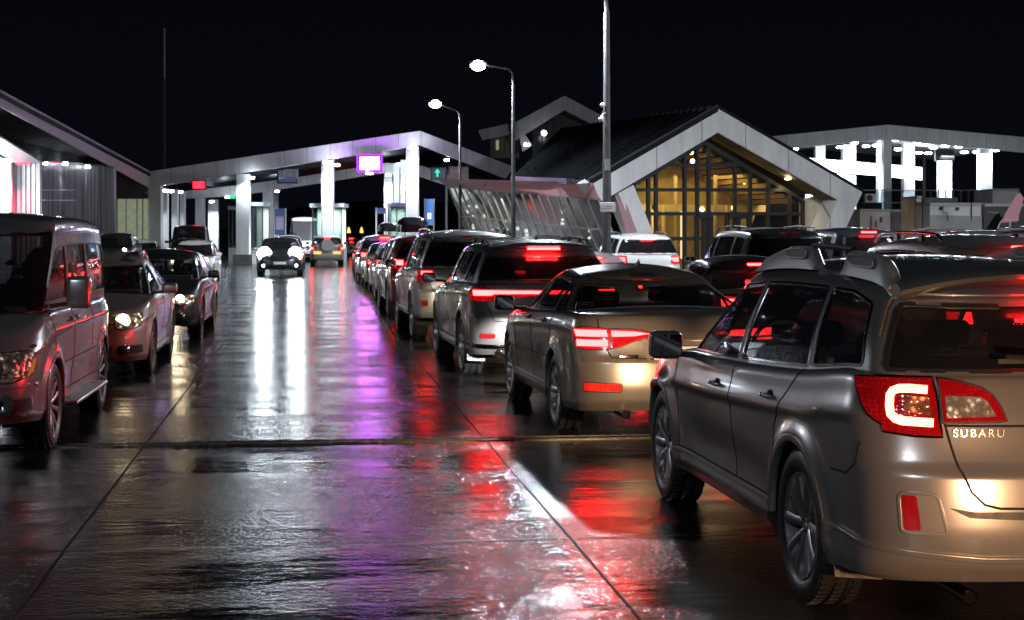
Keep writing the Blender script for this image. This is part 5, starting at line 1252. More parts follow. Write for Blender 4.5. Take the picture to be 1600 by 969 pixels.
# ------------------------------------------------------------------ Q1 grey wagon, foreground right
def foreground_wagon():
    p = paint('warm_grey_metallic_paint', (0.27,0.26,0.262), 0.28, 0.65)
    S = auto('wagon', y0=-2.58, y1=2.42, ra=-1.47, fa=1.47, Wd=0.925, R=0.362, zs=0.27, beltR=1.15, beltF=1.02, hoodz=0.90, nosez=0.74, roof=1.585,
             cowl=1.22, wst=0.30, rgb=-2.46, rgt=-2.10, tw=0.225, top=0.66, tail=0.07, flare=0.03, crease=0.20, paint=p, chrome=True, rim='ten', clad=0.40,
             belt=[(-2.58,1.16),(-2.2,1.17),(-1.4,1.105),(0,1.045),(1.1,1.015),(1.35,0.99),(2.0,0.89),(2.3,0.80),(2.42,0.74)],
             cladmat=paint('grey_cladding', (0.16,0.15,0.15), 0.4, 0.3, 0.5), lip=0.035, crR=0.40, nR=2.7, gplanR=0.95,
             mirsize=(0.20,0.13,0.17), mirback=0.52, mirup=0.045, handlemat=M_chrome(),
             glass=glass('tinted_glass', (0.16,0.17,0.18)), glass_side=glass('light_tint_glass', (0.30,0.31,0.32)), glass_rear=glass('rear_tint_glass', (0.14,0.13,0.13)))
    S['windows'] = [(-2.14, -1.93, -1.50, -1.37, 0.74, 0.09), (-1.43, -1.30, -0.29, -0.30), (-0.21, -0.24, 1.09, 0.34)]
    S['rearwin'] = (0.05, 0.80, 0.80, 0.72)
    z0 = 0.42
    S['seams'] = [[(-0.30, z0), (-0.27, 0.7), (-0.25, 1.03)], [(-1.07, z0+0.02), (-1.09, 0.80), (-1.20, 0.92), (-1.42, 1.10)], [(0.98, z0), (1.00, 0.66), (1.06, 0.85), (1.12, 1.0)], [(-1.05, z0), (0.98, z0)]]
    S['seams'] += [[(-1.92, 0.70), (-2.1, 0.705), (-2.20, 0.76), (-2.23, 0.86)]]
    S['handles'] = [(-0.05, 0.90), (-1.13, 0.925)]
    S['handles'] = [(0.02, 0.895), (-1.02, 0.93)]
    S['seams_rear'] = [[(0.59, 1.14), (0.585, 1.0), (0.575, 0.90), (0.55, 0.78), (0.51, 0.68), (0.46, 0.63), (0.40, 0.615), (0.0, 0.61)], [(0.575, 0.945), (0.0, 0.945)]]
    o = make_car(S, 'warm grey estate car filling the right foreground, with chunky silver roof rails', 'estate car', 'estate_car', 3.235, 8.85, 0.0, 'cars queueing to the gate', 2)
    lo, up = S['lower'], S['up']
    # tail lamp: corner part on the quarter panel, second part on the tailgate
    warm = emit('brake_glow', (1.0, 0.17, 0.07), 13.0)
    corner = poly(lo, [('s', -2.14, 1.125), ('s', -2.20, 1.05), ('s', -2.27, 0.98), ('s', -2.34, 0.935), ('r', 0.80, 0.915), ('r', 0.70, 0.903), ('r', 0.60, 0.90), ('r', 0.603, 1.02), ('r', 0.612, 1.135)], 0.03)
    cpath = poly(lo, [('r', 0.635, 1.088), ('r', 0.70, 1.092), ('r', 0.735, 1.090), ('r', 0.755, 1.080), ('r', 0.765, 1.062), ('r', 0.768, 1.02), ('r', 0.765, 0.985), ('r', 0.752, 0.968), ('r', 0.73, 0.960), ('r', 0.622, 0.955)], 0.015, False)
    inner = poly(lo, [('r', 0.632, 1.058), ('r', 0.715, 1.058), ('r', 0.722, 0.995), ('r', 0.628, 0.985)], 0.02)
    lamp(o, 'tail_lamp', lo, corner, M_redlens(), 'LR', 0.014, glows=[(inner, painted_glint_mat('amber_painted_glints', (0.6,0.2,0.1), (1,0.28,0.1), 3.5), 'reflector')], ribbons=[(cpath, 0.036, warm, 'light_bar')])
    gate = poly(lo, [('r', 0.588, 1.132), ('r', 0.50, 1.118), ('r', 0.42, 1.095), ('r', 0.385, 1.07), ('r', 0.355, 1.02), ('r', 0.335, 0.965), ('r', 0.583, 0.958)], 0.03)
    clear = poly(lo, [('r', 0.572, 1.065), ('r', 0.43, 1.06), ('r', 0.405, 1.04), ('r', 0.375, 0.982), ('r', 0.570, 0.974)], 0.03)
    clearmat = painted_glint_mat('reversing_lens', (0.55,0.45,0.38), (1,0.66,0.45), 3.0)  # unlit lens, its sparkle painted as emission
    lamp(o, 'tailgate_lamp', lo, gate, M_redlens(), 'LR', 0.014, glows=[(clear, clearmat, 'reversing_lens')])
    # bumper reflector in its recess
    rec = poly(lo, rounded([('r', 0.775, 0.67), ('r', 0.64, 0.67), ('r', 0.60, 0.50), ('r', 0.765, 0.50)], 0.03), 0.03)
    red = poly(lo, rounded([('r', 0.765, 0.66), ('r', 0.715, 0.66), ('r', 0.70, 0.515), ('r', 0.755, 0.515)], 0.012), 0.03)
    lamp(o, 'bumper_reflector', lo, rec, mat('recess_grey', (0.12,0.11,0.11), 0.5), 'LR', 0.003, glows=[(red, M_redlens(), 'red_reflector')], gasket=0)
    for s_ in 'LR':
        m_ = MB(); ribbon(m_, lo, rec, 0.014, 0.008, True, 0, s_); m_.build('reflector_surround', p, o)
    # lower bumper skirt
    m_ = MB(); sk = poly(lo, [('s', S['ra']-S['Ra']-0.01, 0.275), ('s', S['ra']-S['Ra']-0.01, 0.46), ('s', -2.2, 0.43), ('r', 0.80, 0.425), ('r', 0.45, 0.40), ('r', 0.0, 0.40), ('r', 0.0, 0.30), ('r', 0.6, 0.305), ('r', 0.8, 0.305)], 0.03)
    patch(m_, lo, sk, 0.010, 0.1, 0, 'LR'); m_.build('bumper_skirt', S['cladmat'], o)
    m_ = MB(); ribbon(m_, lo, poly(lo, [('s', S['ra']-S['Ra']-0.01, 0.455), ('s', -2.2, 0.43), ('r', 0.80, 0.425), ('r', 0.45, 0.40), ('r', 0.0, 0.40)], 0.03, False), 0.025, 0.016, False, 0, 'LR')
    m_.build('bumper_line', p, o)
    m_ = MB(); stp = poly(lo, [('r', 0.0, 0.60), ('r', 0.50, 0.60), ('r', 0.60, 0.615), ('r', 0.52, 0.575), ('r', 0.0, 0.555)], 0.04); patch(m_, lo, stp, 0.004, 0.1, 0, 'LR'); m_.build('bumper_step', M_black(), o)
    # spoiler over rear glass with bright lower lip
    m_ = MB(); n = 17; vs = []
    for i in range(n):
        f = -1+2*i/(n-1); x = f*0.66; e = abs(f)**3
        yb = -2.15+0.10*e; zt_ = 1.575+0.035*(1-f*f)-0.04*e
        vs += [(x, yb+0.22, zt_+0.012), (x, yb-0.02, zt_-0.004), (x, yb-0.085, zt_-0.035), (x, yb-0.075, zt_-0.055), (x, yb+0.02, zt_-0.085)]
    fs = [(i*5+j, i*5+(j+1) % 5, (i+1)*5+(j+1) % 5, (i+1)*5+j) for i in range(n-1) for j in range(5)]+[(0,1,2,3,4), tuple((n-1)*5+j for j in (4,3,2,1,0))]
    m_.add(vs, fs); sp = m_.build('spoiler', p, o, angle=40)
    path = []
    for (q_, t_) in [(0.85,0.42), (0.835,0.60), (0.82,0.74), (0.79,0.81), (0.74,0.85), (0.66,0.87), (0.5,0.88), (0.3,0.885), (0.12,0.885)]:
        P3 = up.pt(np.array([q_]), np.array([t_]))[0]; N3 = up.nrm(np.array([q_]), np.array([t_]))[0]; path.append(tuple(P3+N3*0.016))
    path = path+[(-x, y, z) for x, y, z in path[::-1]]
    m_ = MB(); m_.tube(path, 0.008, 8); m_.build('spoiler_lip', p, o, angle=80)
    bl = MB(); rbox(bl, (0, -2.238, 1.515), (0.26, 0.02, 0.022), 0.006); bl.build('brake_light', emit('brake_red_hot', (1.0,0.011,0.011), 62.0), o)
    # wiper
    m_ = MB(); m_.tube([(0.05,-2.47,1.20), (-0.06,-2.478,1.215), (-0.34,-2.475,1.235)], 0.012, 6); m_.box((-0.2,-2.47,1.215), (0.34,0.012,0.02)); m_.build('rear_wiper', M_black(), o)
    # heavy roof rails: two looped feet joined by a slim bar
    rm = mat('rail_silver', (0.26,0.26,0.27), 0.42, 0.5)
    for s_ in (-1, 1):
        m_ = MB()
        def foot(ya, yb, rf, ff, hole):
            zz = lambda y: float(up.zt(y))+0.012
            # side profile with a slot, extruded across
            N_ = 12; top = []; bot = []
            for i in range(N_+1):
                f = i/N_; y = ya+(yb-ya)*f
                h = 0.088*min(1, (f/rf)**0.5 if f < rf else 1)*min(1, ((1-f)/ff)**0.55 if 1-f < ff else 1)
                bot.append((y, zz(y)-0.03)); top.append((y, zz(y)+max(0.004, h)))
            w2 = 0.024; vs = []; fs = []
            for (yb_, zb_), (yt_, zt_) in zip(bot, top):
                xb = s_*(0.655); xt = s_*(0.635)
                vs += [(xb-w2, yb_, zb_), (xt-w2, yt_, zt_-0.010), (xt-w2*0.6, yt_, zt_), (xt+w2*0.6, yt_, zt_), (xt+w2, yt_, zt_-0.010), (xb+w2, yb_, zb_)]
            for i in range(N_):
                for j in range(5): fs.append((i*6+j, i*6+j+1, (i+1)*6+j+1, (i+1)*6+j))
            fs += [tuple(range(6)), tuple(N_*6+j for j in range(5,-1,-1))]; m_.add(vs, fs)
            # slot
            y1_, y2_ = ya+(yb-ya)*hole[0], ya+(yb-ya)*hole[1]; ym = (y1_+y2_)/2; zc = zz(ym)+0.048
            for xs in (-1, 1):
                x = s_*0.645+xs*(w2+0.007)
                pts = [(x, ym+(y2_-y1_)/2*math.copysign(abs(math.cos(a))**0.45, math.cos(a)), zc+0.024*math.copysign(abs(math.sin(a))**0.6, math.sin(a))+(ym+(y2_-y1_)/2*math.cos(a)-ym)*(zz(y2_)-zz(y1_))/(y2_-y1_)) for a in np.linspace(0, 2*PI, 21)[:-1]]
                m_.add(pts, [tuple(range(20)) if xs*1 > 0 else tuple(range(19,-1,-1))], 2)
                m_.tube(pts+[pts[0]], 0.005, 5, cap=False)
        foot(-0.95, 0.10, 0.10, 0.62, (0.10, 0.42)); foot(-2.02, -1.36, 0.20, 0.12, (0.30, 0.80))
        m_.tube([(s_*0.635, y, float(up.zt(y))+0.105) for y in np.linspace(-1.45, -0.85, 8)], 0.016, 8, mi=1)
        m_.build('roof_rail', [rm, M_black(), mat('slot_shade', (0.06,0.06,0.065), 0.5)], o, angle=35)
    ys_ = []
    for xx_ in (0.56, 0.32):
        qq, tt_ = lo.inv('r', xx_, 0.895); ys_.append(float(lo.pt(np.array([qq]), np.array([tt_]))[0][1]))
    text_on(o, 'SUBARU', 0.048, (-0.56, ys_[0]-0.005, 0.915), (PI/2, 0, math.atan2(ys_[1]-ys_[0], 0.24)), M_chrome(), 0.002, spacing=1.3, align='LEFT')
    # mud flap, exhaust, tow eye
    for s_ in (-1, 1):
        m_ = MB(); m_.prism([(s_*0.90, -1.90, 0.44), (s_*0.90, -1.945, 0.22), (s_*0.68, -1.945, 0.20), (s_*0.68, -1.90, 0.44)], (0, -0.012, 0)); m_.build('mud_flap', M_black(), o)
    m_ = MB(); m_.tube([(-0.5,-2.2,0.24), (-0.5,-2.50,0.235)], 0.032, 14, cap=False); m_.tube([(-0.5,-2.2,0.24), (-0.5,-2.49,0.235)], 0.028, 14); m_.build('exhaust_pipe', M_chrome(), o)
    for s_ in (-1, 1): spot('headlight_beam', (s_*0.62, 2.48, 0.72), (0, 1, -0.13), 330, (1.0,0.62,0.32), 50, 0.8, 0.06, o)
    # headlight (seen edge on) and grille so the nose is complete
    hl = poly(lo, [('s', 2.02, 0.80), ('f', 0.72, 0.83), ('f', 0.42, 0.76), ('f', 0.42, 0.64), ('f', 0.75, 0.66)], 0.05)
    lamp(o, 'headlamp', lo, hl, M_clearlens(), 'LR', 0.008)
    pass
    return o, S
hero, HS = foreground_wagon()
# ------------------------------------------------------------------ lamp kits for the other cars
BRAKE = emit('brake_red_hot', (1.0,0.011,0.011), 62.0)
RUN = emit('tail_red', (1.0,0.03,0.04), 5.0)
WARM = (1.0, 0.80, 0.52); COOL = (0.85, 0.93, 1.0)
def finish(S):
    k = S['kind']; ra, c, w, rb, rt = S['ra'], S['cowl'], S['wst'], S['rgb'], S['rgt']
    if 'windows' not in S:
        if k in ('wagon', 'suv'): S['windows'] = [(rb+0.36, rt+0.26, ra+0.10, ra+0.13, 0.80, 0.06), (ra+0.17, ra+0.20, -0.10, -0.13), (-0.03, -0.06, c-0.17, w+0.03)]
        elif k == 'sedan': S['windows'] = [(rb+0.42, rt+0.10, ra+0.28, ra+0.34, 0.76, 0.05), (ra+0.33, ra+0.38, -0.08, -0.11), (-0.01, -0.04, c-0.17, w+0.03)]
        elif k == 'hatch': S['windows'] = [(rb+0.36, rt+0.28, -0.08, -0.11, 0.8, 0.05), (-0.01, -0.04, c-0.17, w+0.03)]
        else: S['windows'] = [(rb+0.25, rt+0.15, ra+0.35, ra+0.34), (ra+0.42, ra+0.41, 0.10, 0.10), (0.18, 0.18, c-0.30, w-0.02)]
    if k in ('van', 'minibus'): S.setdefault('wtb', 0.10)
    zs = S['zs']; bz = S['beltR']; fz = S['beltF']; z0 = zs+0.12
    if 'seams' not in S:
        S['seams'] = [[(-0.07, z0), (-0.05, z0+0.3), (-0.05, bz*0.5+fz*0.5-0.02)], [(c-0.24, z0), (c-0.16, z0+0.35), (c-0.10, fz-0.03)], [(ra+S['R']+0.12, z0), (c-0.24, z0)],
                      [(ra+S['R']+0.10, z0), (ra+S['R']*0.9, S['R']+0.40), (ra+0.14, bz-0.04)]]
    if 'handles' not in S: S['handles'] = [(0.08, bz-0.14), (ra+0.48, bz-0.13)]
    if 'seams_rear' not in S and k != 'sedan': S['seams_rear'] = [[(S['Wd']*0.78, bz-0.02), (S['Wd']*0.77, bz-0.25), (S['Wd']*0.68, zs+0.42), (0, zs+0.40)]]
    if 'seams_rear' not in S: S['seams_rear'] = [[(S['Wd']*0.76, S['deck']-0.03), (S['Wd']*0.74, S['deck']-0.2), (S['Wd']*0.66, zs+0.47), (0, zs+0.45)]]
    if 'seams_front' not in S: S['seams_front'] = [[(S['Wd']*0.80, S['nosez']-0.02), (S['Wd']*0.5, S['nosez']-0.08), (0, S['nosez']-0.10)]]
    return S

def tails(o, S, z0, z1, side=0.30, rear=0.42, glow=True, style='block', em=None, high=True, lit_high=True, lod=1):
    lo = S['lower']; y0 = S['y0']; Wd = S['Wd']; em = em or BRAKE
    zm = (z0+z1)/2; ys = y0+side+0.10; xr = Wd-rear
    corner = poly(lo, [('s', ys, z1-0.02), ('s', ys+0.03, zm), ('s', ys-0.03, z0+0.01), ('r', Wd*0.80, z0), ('r', xr, z0+0.02), ('r', xr, z1-0.01), ('r', Wd*0.80, z1)], 0.05)
    d = (z1-z0)
    if style == 'block': g = [('r', Wd*0.86, z0+d*0.2), ('r', xr+0.04, z0+d*0.25), ('r', xr+0.04, z1-d*0.2), ('r', Wd*0.86, z1-d*0.18)]
    elif style == 'side': g = [('s', ys-0.05, z0+d*0.3), ('r', Wd*0.80, z0+d*0.25), ('r', Wd*0.80, z1-d*0.2), ('s', ys-0.05, z1-d*0.25)]
    else: g = [('r', Wd*0.88, z1-d*0.40), ('r', xr+0.03, z1-d*0.35), ('r', xr+0.03, z1-d*0.12), ('r', Wd*0.88, z1-d*0.12)]
    gl = [(poly(lo, g, 0.05), em, 'light_bar')] if glow else []
    lamp(o, 'tail_lamp', lo, corner, M_redglow() if glow else M_redlens(), 'LR', 0.012, glows=gl, gasket=0.012 if lod else 0)
    if high:
        y = S['rgt']-0.02 if S['kind'] != 'sedan' else S['rgt']-0.1
        z = S['roof']-0.06
        m_ = MB(); rbox(m_, (0, y-0.075, z), (0.34, 0.05, 0.03), 0.01); m_.build('brake_light', em if lit_high else M_redlens(), o)

def brake_spill(o, S, z, pw=45):
    for s_ in (-1,): spot('brake_lamp_light', (s_*(S['Wd']+0.03), S['y0']+0.10, z), (-1, 0.25, 0.16), pw, (1.0,0.01,0.012), 62, 0.8, 0.07, o)
def heads(o, S, z0, z1, side=0.34, front=0.40, on=True, col=WARM, es=60, power=0, r=0.075, lod=1, fog=False, aimpow=None):
    """headlamps; power = the light the pair throws on the road and the car in front"""
    lo = S['lower']; y1 = S['y1']; Wd = S['Wd']; zm = (z0+z1)/2; xf = Wd-front
    pg = poly(lo, [('s', y1-side-0.12, z1-0.01), ('f', Wd*0.66, z1-0.03), ('f', xf, z1-0.06), ('f', xf+0.02, z0+0.02), ('f', Wd*0.66, z0), ('s', y1-side, z0+0.03)], 0.05)
    lens = painted_glint_mat('headlamp_painted_glints', (0.45,0.43,0.40), (1,0.85,0.65), 1.2, 26)
    if on: lens = painted_glint_mat('headlamp_lit_%d' % (col[2]*100), (0.5,0.46,0.42), col, 5.0, 22)
    lamp(o, 'headlamp', lo, pg, lens, 'LR', 0.008, gasket=0.014 if lod else 0)
    q, t = lo.inv('f', Wd*0.66, zm); p = lo.pt(np.array([q]), np.array([t]))[0]
    em = emit('headlight_%d_%d' % (es, col[2]*100), col, es) if on else mat('lamp_bowl', (0.75,0.74,0.7), 0.15, 0.9)
    for s_ in (-1, 1):
        m_ = MB(); c = (s_*Wd*0.66, p[1]+0.012, zm); m_.lathe([(0.03, 0.001), (0.026, r*0.6), (0.012, r*0.95), (-0.02, r)], 'Y', c, 18)
        m_.build('bulb', em, o, angle=80)
        if fog:
            m_ = MB(); m_.lathe([(0.03, 0.001), (0.022, 0.04), (-0.03, 0.06)], 'Y', (s_*Wd*0.70, y1-0.10, S['zs']+0.16), 14); m_.build('fog_lamp', emit('fog_%d' % (col[2]*100), col, 12) if fog == 2 else mat('lamp_bowl', (0.75,0.74,0.7), 0.15, 0.9), o, angle=80)
        if power:
            spot('headlight_beam', (s_*Wd*0.66, p[1]+0.08, zm), (0, 1, -0.28), power*1.6, col, 44, 0.5, 0.06, o)

def face(o, S, gz0, gz1, gw, lowz=True, chrome=True):
    lo = S['lower']; m_ = MB()
    pg = poly(lo, [('f', 0, gz0), ('f', gw*0.9, gz0), ('f', gw, gz1), ('f', 0, gz1)], 0.06); pg = [(min(3.0, q), t) for q, t in pg]
    patch(m_, lo, pg, 0.004, 0.1, 0, 'LR')
    if chrome: ribbon(m_, lo, poly(lo, [('f', 0, gz0), ('f', gw*0.9, gz0), ('f', gw, gz1), ('f', 0, gz1)], 0.06, False), 0.016, 0.012, False, 1, 'LR')
    for i in range(1, 4):
        z = gz0+(gz1-gz0)*i/4; ribbon(m_, lo, poly(lo, [('f', 0, z), ('f', gw*0.93, z)], 0.06, False), 0.010, 0.010, False, 1, 'LR')
    m_.build('grille', [M_black(), M_chrome()], o)
    if lowz:
        z = S['zs']; m_ = MB()
        patch(m_, lo, poly(lo, [('f', 0, z+0.06), ('f', gw*1.1, z+0.07), ('f', gw*1.2, z+0.19), ('f', 0, z+0.19)], 0.06), 0.004, 0.1, 0, 'LR')
        m_.build('air_intake', M_black(), o)
        for s_ in 'LR':
            m_ = MB(); patch(m_, lo, poly(lo, [('f', S['Wd']*0.60, z+0.08), ('f', S['Wd']*0.86, z+0.10), ('f', S['Wd']*0.86, z+0.20), ('f', S['Wd']*0.60, z+0.19)], 0.06), 0.004, 0.1, 0, s_); m_.build('air_intake', M_black(), o)
def fin(o, S, y=None):
    m_ = MB(); y = S['rgt']+0.22 if y is None else y; z = S['roof']+0.03
    m_.add([(-0.02,y-0.07,z),(0.02,y-0.07,z),(0.012,y+0.10,z),(-0.012,y+0.10,z),(0,y-0.06,z+0.075),(0,y-0.02,z+0.06)], [(0,1,2,3),(0,3,5,4),(1,4,5,2),(0,4,1),(2,5,3)]); m_.build('antenna', M_black(), o)
def roof_box(X, Y, z, label, L=1.9, w=0.82, h=0.40):
    m_ = MB(); n = 16; vs = []; fs = []
    for i in range(n+1):
        f = i/n; y = -L/2+L*f; k = (math.sin(PI*min(1, max(0.0, 0.04+f*0.93))))**0.35
        for j in range(13):
            a = PI*j/12; vs.append((X+w/2*k*math.copysign(abs(math.cos(a))**0.5, math.cos(a)), Y+y, z+0.02+h*k*abs(math.sin(a))**0.55))
    for i in range(n):
        for j in range(12): fs.append((i*13+j, i*13+j+1, (i+1)*13+j+1, (i+1)*13+j))
        fs.append((i*13+12, i*13, (i+1)*13, (i+1)*13+12))
    fs += [tuple(range(13)), tuple(n*13+j for j in range(12,-1,-1))]; m_.add(vs, fs)
    return tag(m_.build('roof_box', mat('gloss_black_box', (0.015,0.015,0.018), 0.18, 0, 0.6)), label, 'roof box', 'roof boxes in the queue')

P_grey = lambda: paint('mid_grey_metallic_paint', (0.18,0.176,0.18), 0.34, 0.6)
P_silver = lambda: paint('silver_metallic_paint', (0.38,0.375,0.37), 0.34, 0.6)
P_beige = lambda: paint('champagne_metallic_paint', (0.36,0.345,0.31), 0.36, 0.5)
P_dark = lambda: paint('dark_blue_grey_paint', (0.035,0.037,0.045), 0.3, 0.4)
P_black = lambda: paint('black_paint', (0.012,0.012,0.014), 0.3, 0.2)
P_white = lambda: paint('white_paint', (0.62,0.62,0.62), 0.4, 0.0, dirt=0.28)
P_red = lambda: paint('dark_red_paint', (0.14,0.012,0.016), 0.3, 0.4)
QG = 'cars queueing to the gate'

# ------------------------------------------------------------------ Q2 saloon
def saloon():
    p = paint('bronze_grey_metallic_paint', (0.26,0.245,0.235), 0.28, 0.65)
    S = finish(auto('sedan', y0=-2.42, y1=2.32, ra=-1.28, fa=1.36, Wd=0.90, R=0.335, zs=0.24, beltR=1.07, beltF=0.97, deck=1.06, roof=1.41, rgb=-1.80, rgt=-1.05, cowl=1.10, wst=0.22, top=0.60, crR=0.38, nR=2.9,
                    hoodz=0.84, nosez=0.70, paint=p, chrome=True, rim='ten', clad=0.36, cladmat=p, handlemat=M_black(), tail=0.06, gplanR=0.93,
                    glass=glass('clear_glass', (0.42,0.43,0.42)), glass_side=glass('light_tint_glass', (0.22,0.23,0.23)), mirsize=(0.20,0.12,0.15), mirback=0.40, mirmat=M_black(), mirup=0.06))
    S['rearwin'] = (0.08, 0.90, 0.86, 0.74)
    S['seams'] += [[(-0.90, 0.62), (1.0, 0.60)]]
    o = make_car(S, 'bronze grey saloon with lit tail lamps directly ahead of the foreground estate', 'saloon car', 'saloon_car', 3.06, 15.52, math.radians(1.6), QG, 2)
    lo = S['lower']
    corner = poly(lo, [('s', -2.02, 0.93), ('s', -2.06, 0.86), ('s', -2.10, 0.80), ('r', 0.78, 0.775), ('r', 0.60, 0.78), ('r', 0.60, 0.945), ('r', 0.78, 0.955)], 0.03)
    up_ = poly(lo, [('r', 0.83, 0.88), ('r', 0.615, 0.88), ('r', 0.615, 0.935), ('r', 0.83, 0.935)], 0.03)
    dn_ = poly(lo, [('r', 0.83, 0.80), ('r', 0.615, 0.80), ('r', 0.615, 0.855), ('r', 0.83, 0.855)], 0.03)
    lamp(o, 'tail_lamp', lo, corner, M_redglow(), 'LR', 0.012, glows=[(up_, BRAKE, 'light_bar'), (dn_, BRAKE, 'light_bar')])
    gate = poly(lo, [('r', 0.59, 0.945), ('r', 0.40, 0.94), ('r', 0.25, 0.915), ('r', 0.22, 0.89), ('r', 0.40, 0.85), ('r', 0.52, 0.80), ('r', 0.59, 0.785)], 0.03)
    bar_ = poly(lo, [('r', 0.58, 0.93), ('r', 0.40, 0.925), ('r', 0.27, 0.905), ('r', 0.40, 0.885), ('r', 0.58, 0.88)], 0.03)
    lamp(o, 'boot_lamp', lo, gate, M_redglow(), 'LR', 0.012, glows=[(bar_, BRAKE, 'light_bar')])
    ref = poly(lo, rounded([('r', 0.80, 0.43), ('r', 0.52, 0.43), ('r', 0.52, 0.49), ('r', 0.80, 0.50)], 0.015), 0.03)
    lamp(o, 'bumper_reflector', lo, ref, lens_mat('reflector_painted_glow', (0.5,0.02,0.01), 0.35, 1.4), 'LR', 0.008)  # passive reflector; the light it catches is painted as emission
    m_ = MB(); pgp = poly(lo, [('r', 0, 0.66), ('r', 0.27, 0.66), ('r', 0.33, 0.72), ('r', 0.33, 0.84), ('r', 0, 0.84)], 0.04); patch(m_, lo, pgp, 0.003, 0.1, 0, 'LR'); m_.build('plate_recess', mat('recess_grey', (0.12,0.11,0.11), 0.5), o)
    m_ = MB(); rbox(m_, (0, -2.40, 0.75), (0.50, 0.014, 0.11), 0.01); m_.build('licence_plate', mat('plate_white', (0.75,0.75,0.72), 0.35), o)
    m_ = MB(); ribbon(m_, lo, poly(lo, [('r', 0, 0.855), ('r', 0.34, 0.855)], 0.04, False), 0.03, 0.016, False, 0, 'LR'); m_.build('boot_trim', p, o)
    m_ = MB(); rbox(m_, (0.46+0.0-0.92, -2.385, 0.72), (0.16, 0.008, 0.028), 0.003); m_.build('boot_badge', M_chrome(), o)
    for s_ in (-1,):
        m_ = MB(); m_.tube([(s_*0.5,-2.1,0.25), (s_*0.5,-2.44,0.245)], 0.036, 14, cap=False); m_.tube([(s_*0.5,-2.1,0.25), (s_*0.5,-2.43,0.245)], 0.031, 14); m_.build('exhaust_pipe', M_chrome(), o)
    heads(o, S, 0.56, 0.72, power=420, col=(1.0,0.97,0.92), es=30, lod=2)
    face(o, S, 0.52, 0.68, 0.42); fin(o, S, -0.75)
    brake_spill(o, S, 0.87, 260)
    m_ = MB(); rbox(m_, (0, -1.12, 1.33), (0.28, 0.03, 0.02), 0.006); m_.build('brake_light', M_redlens(), o)
    return o, S
saloon()
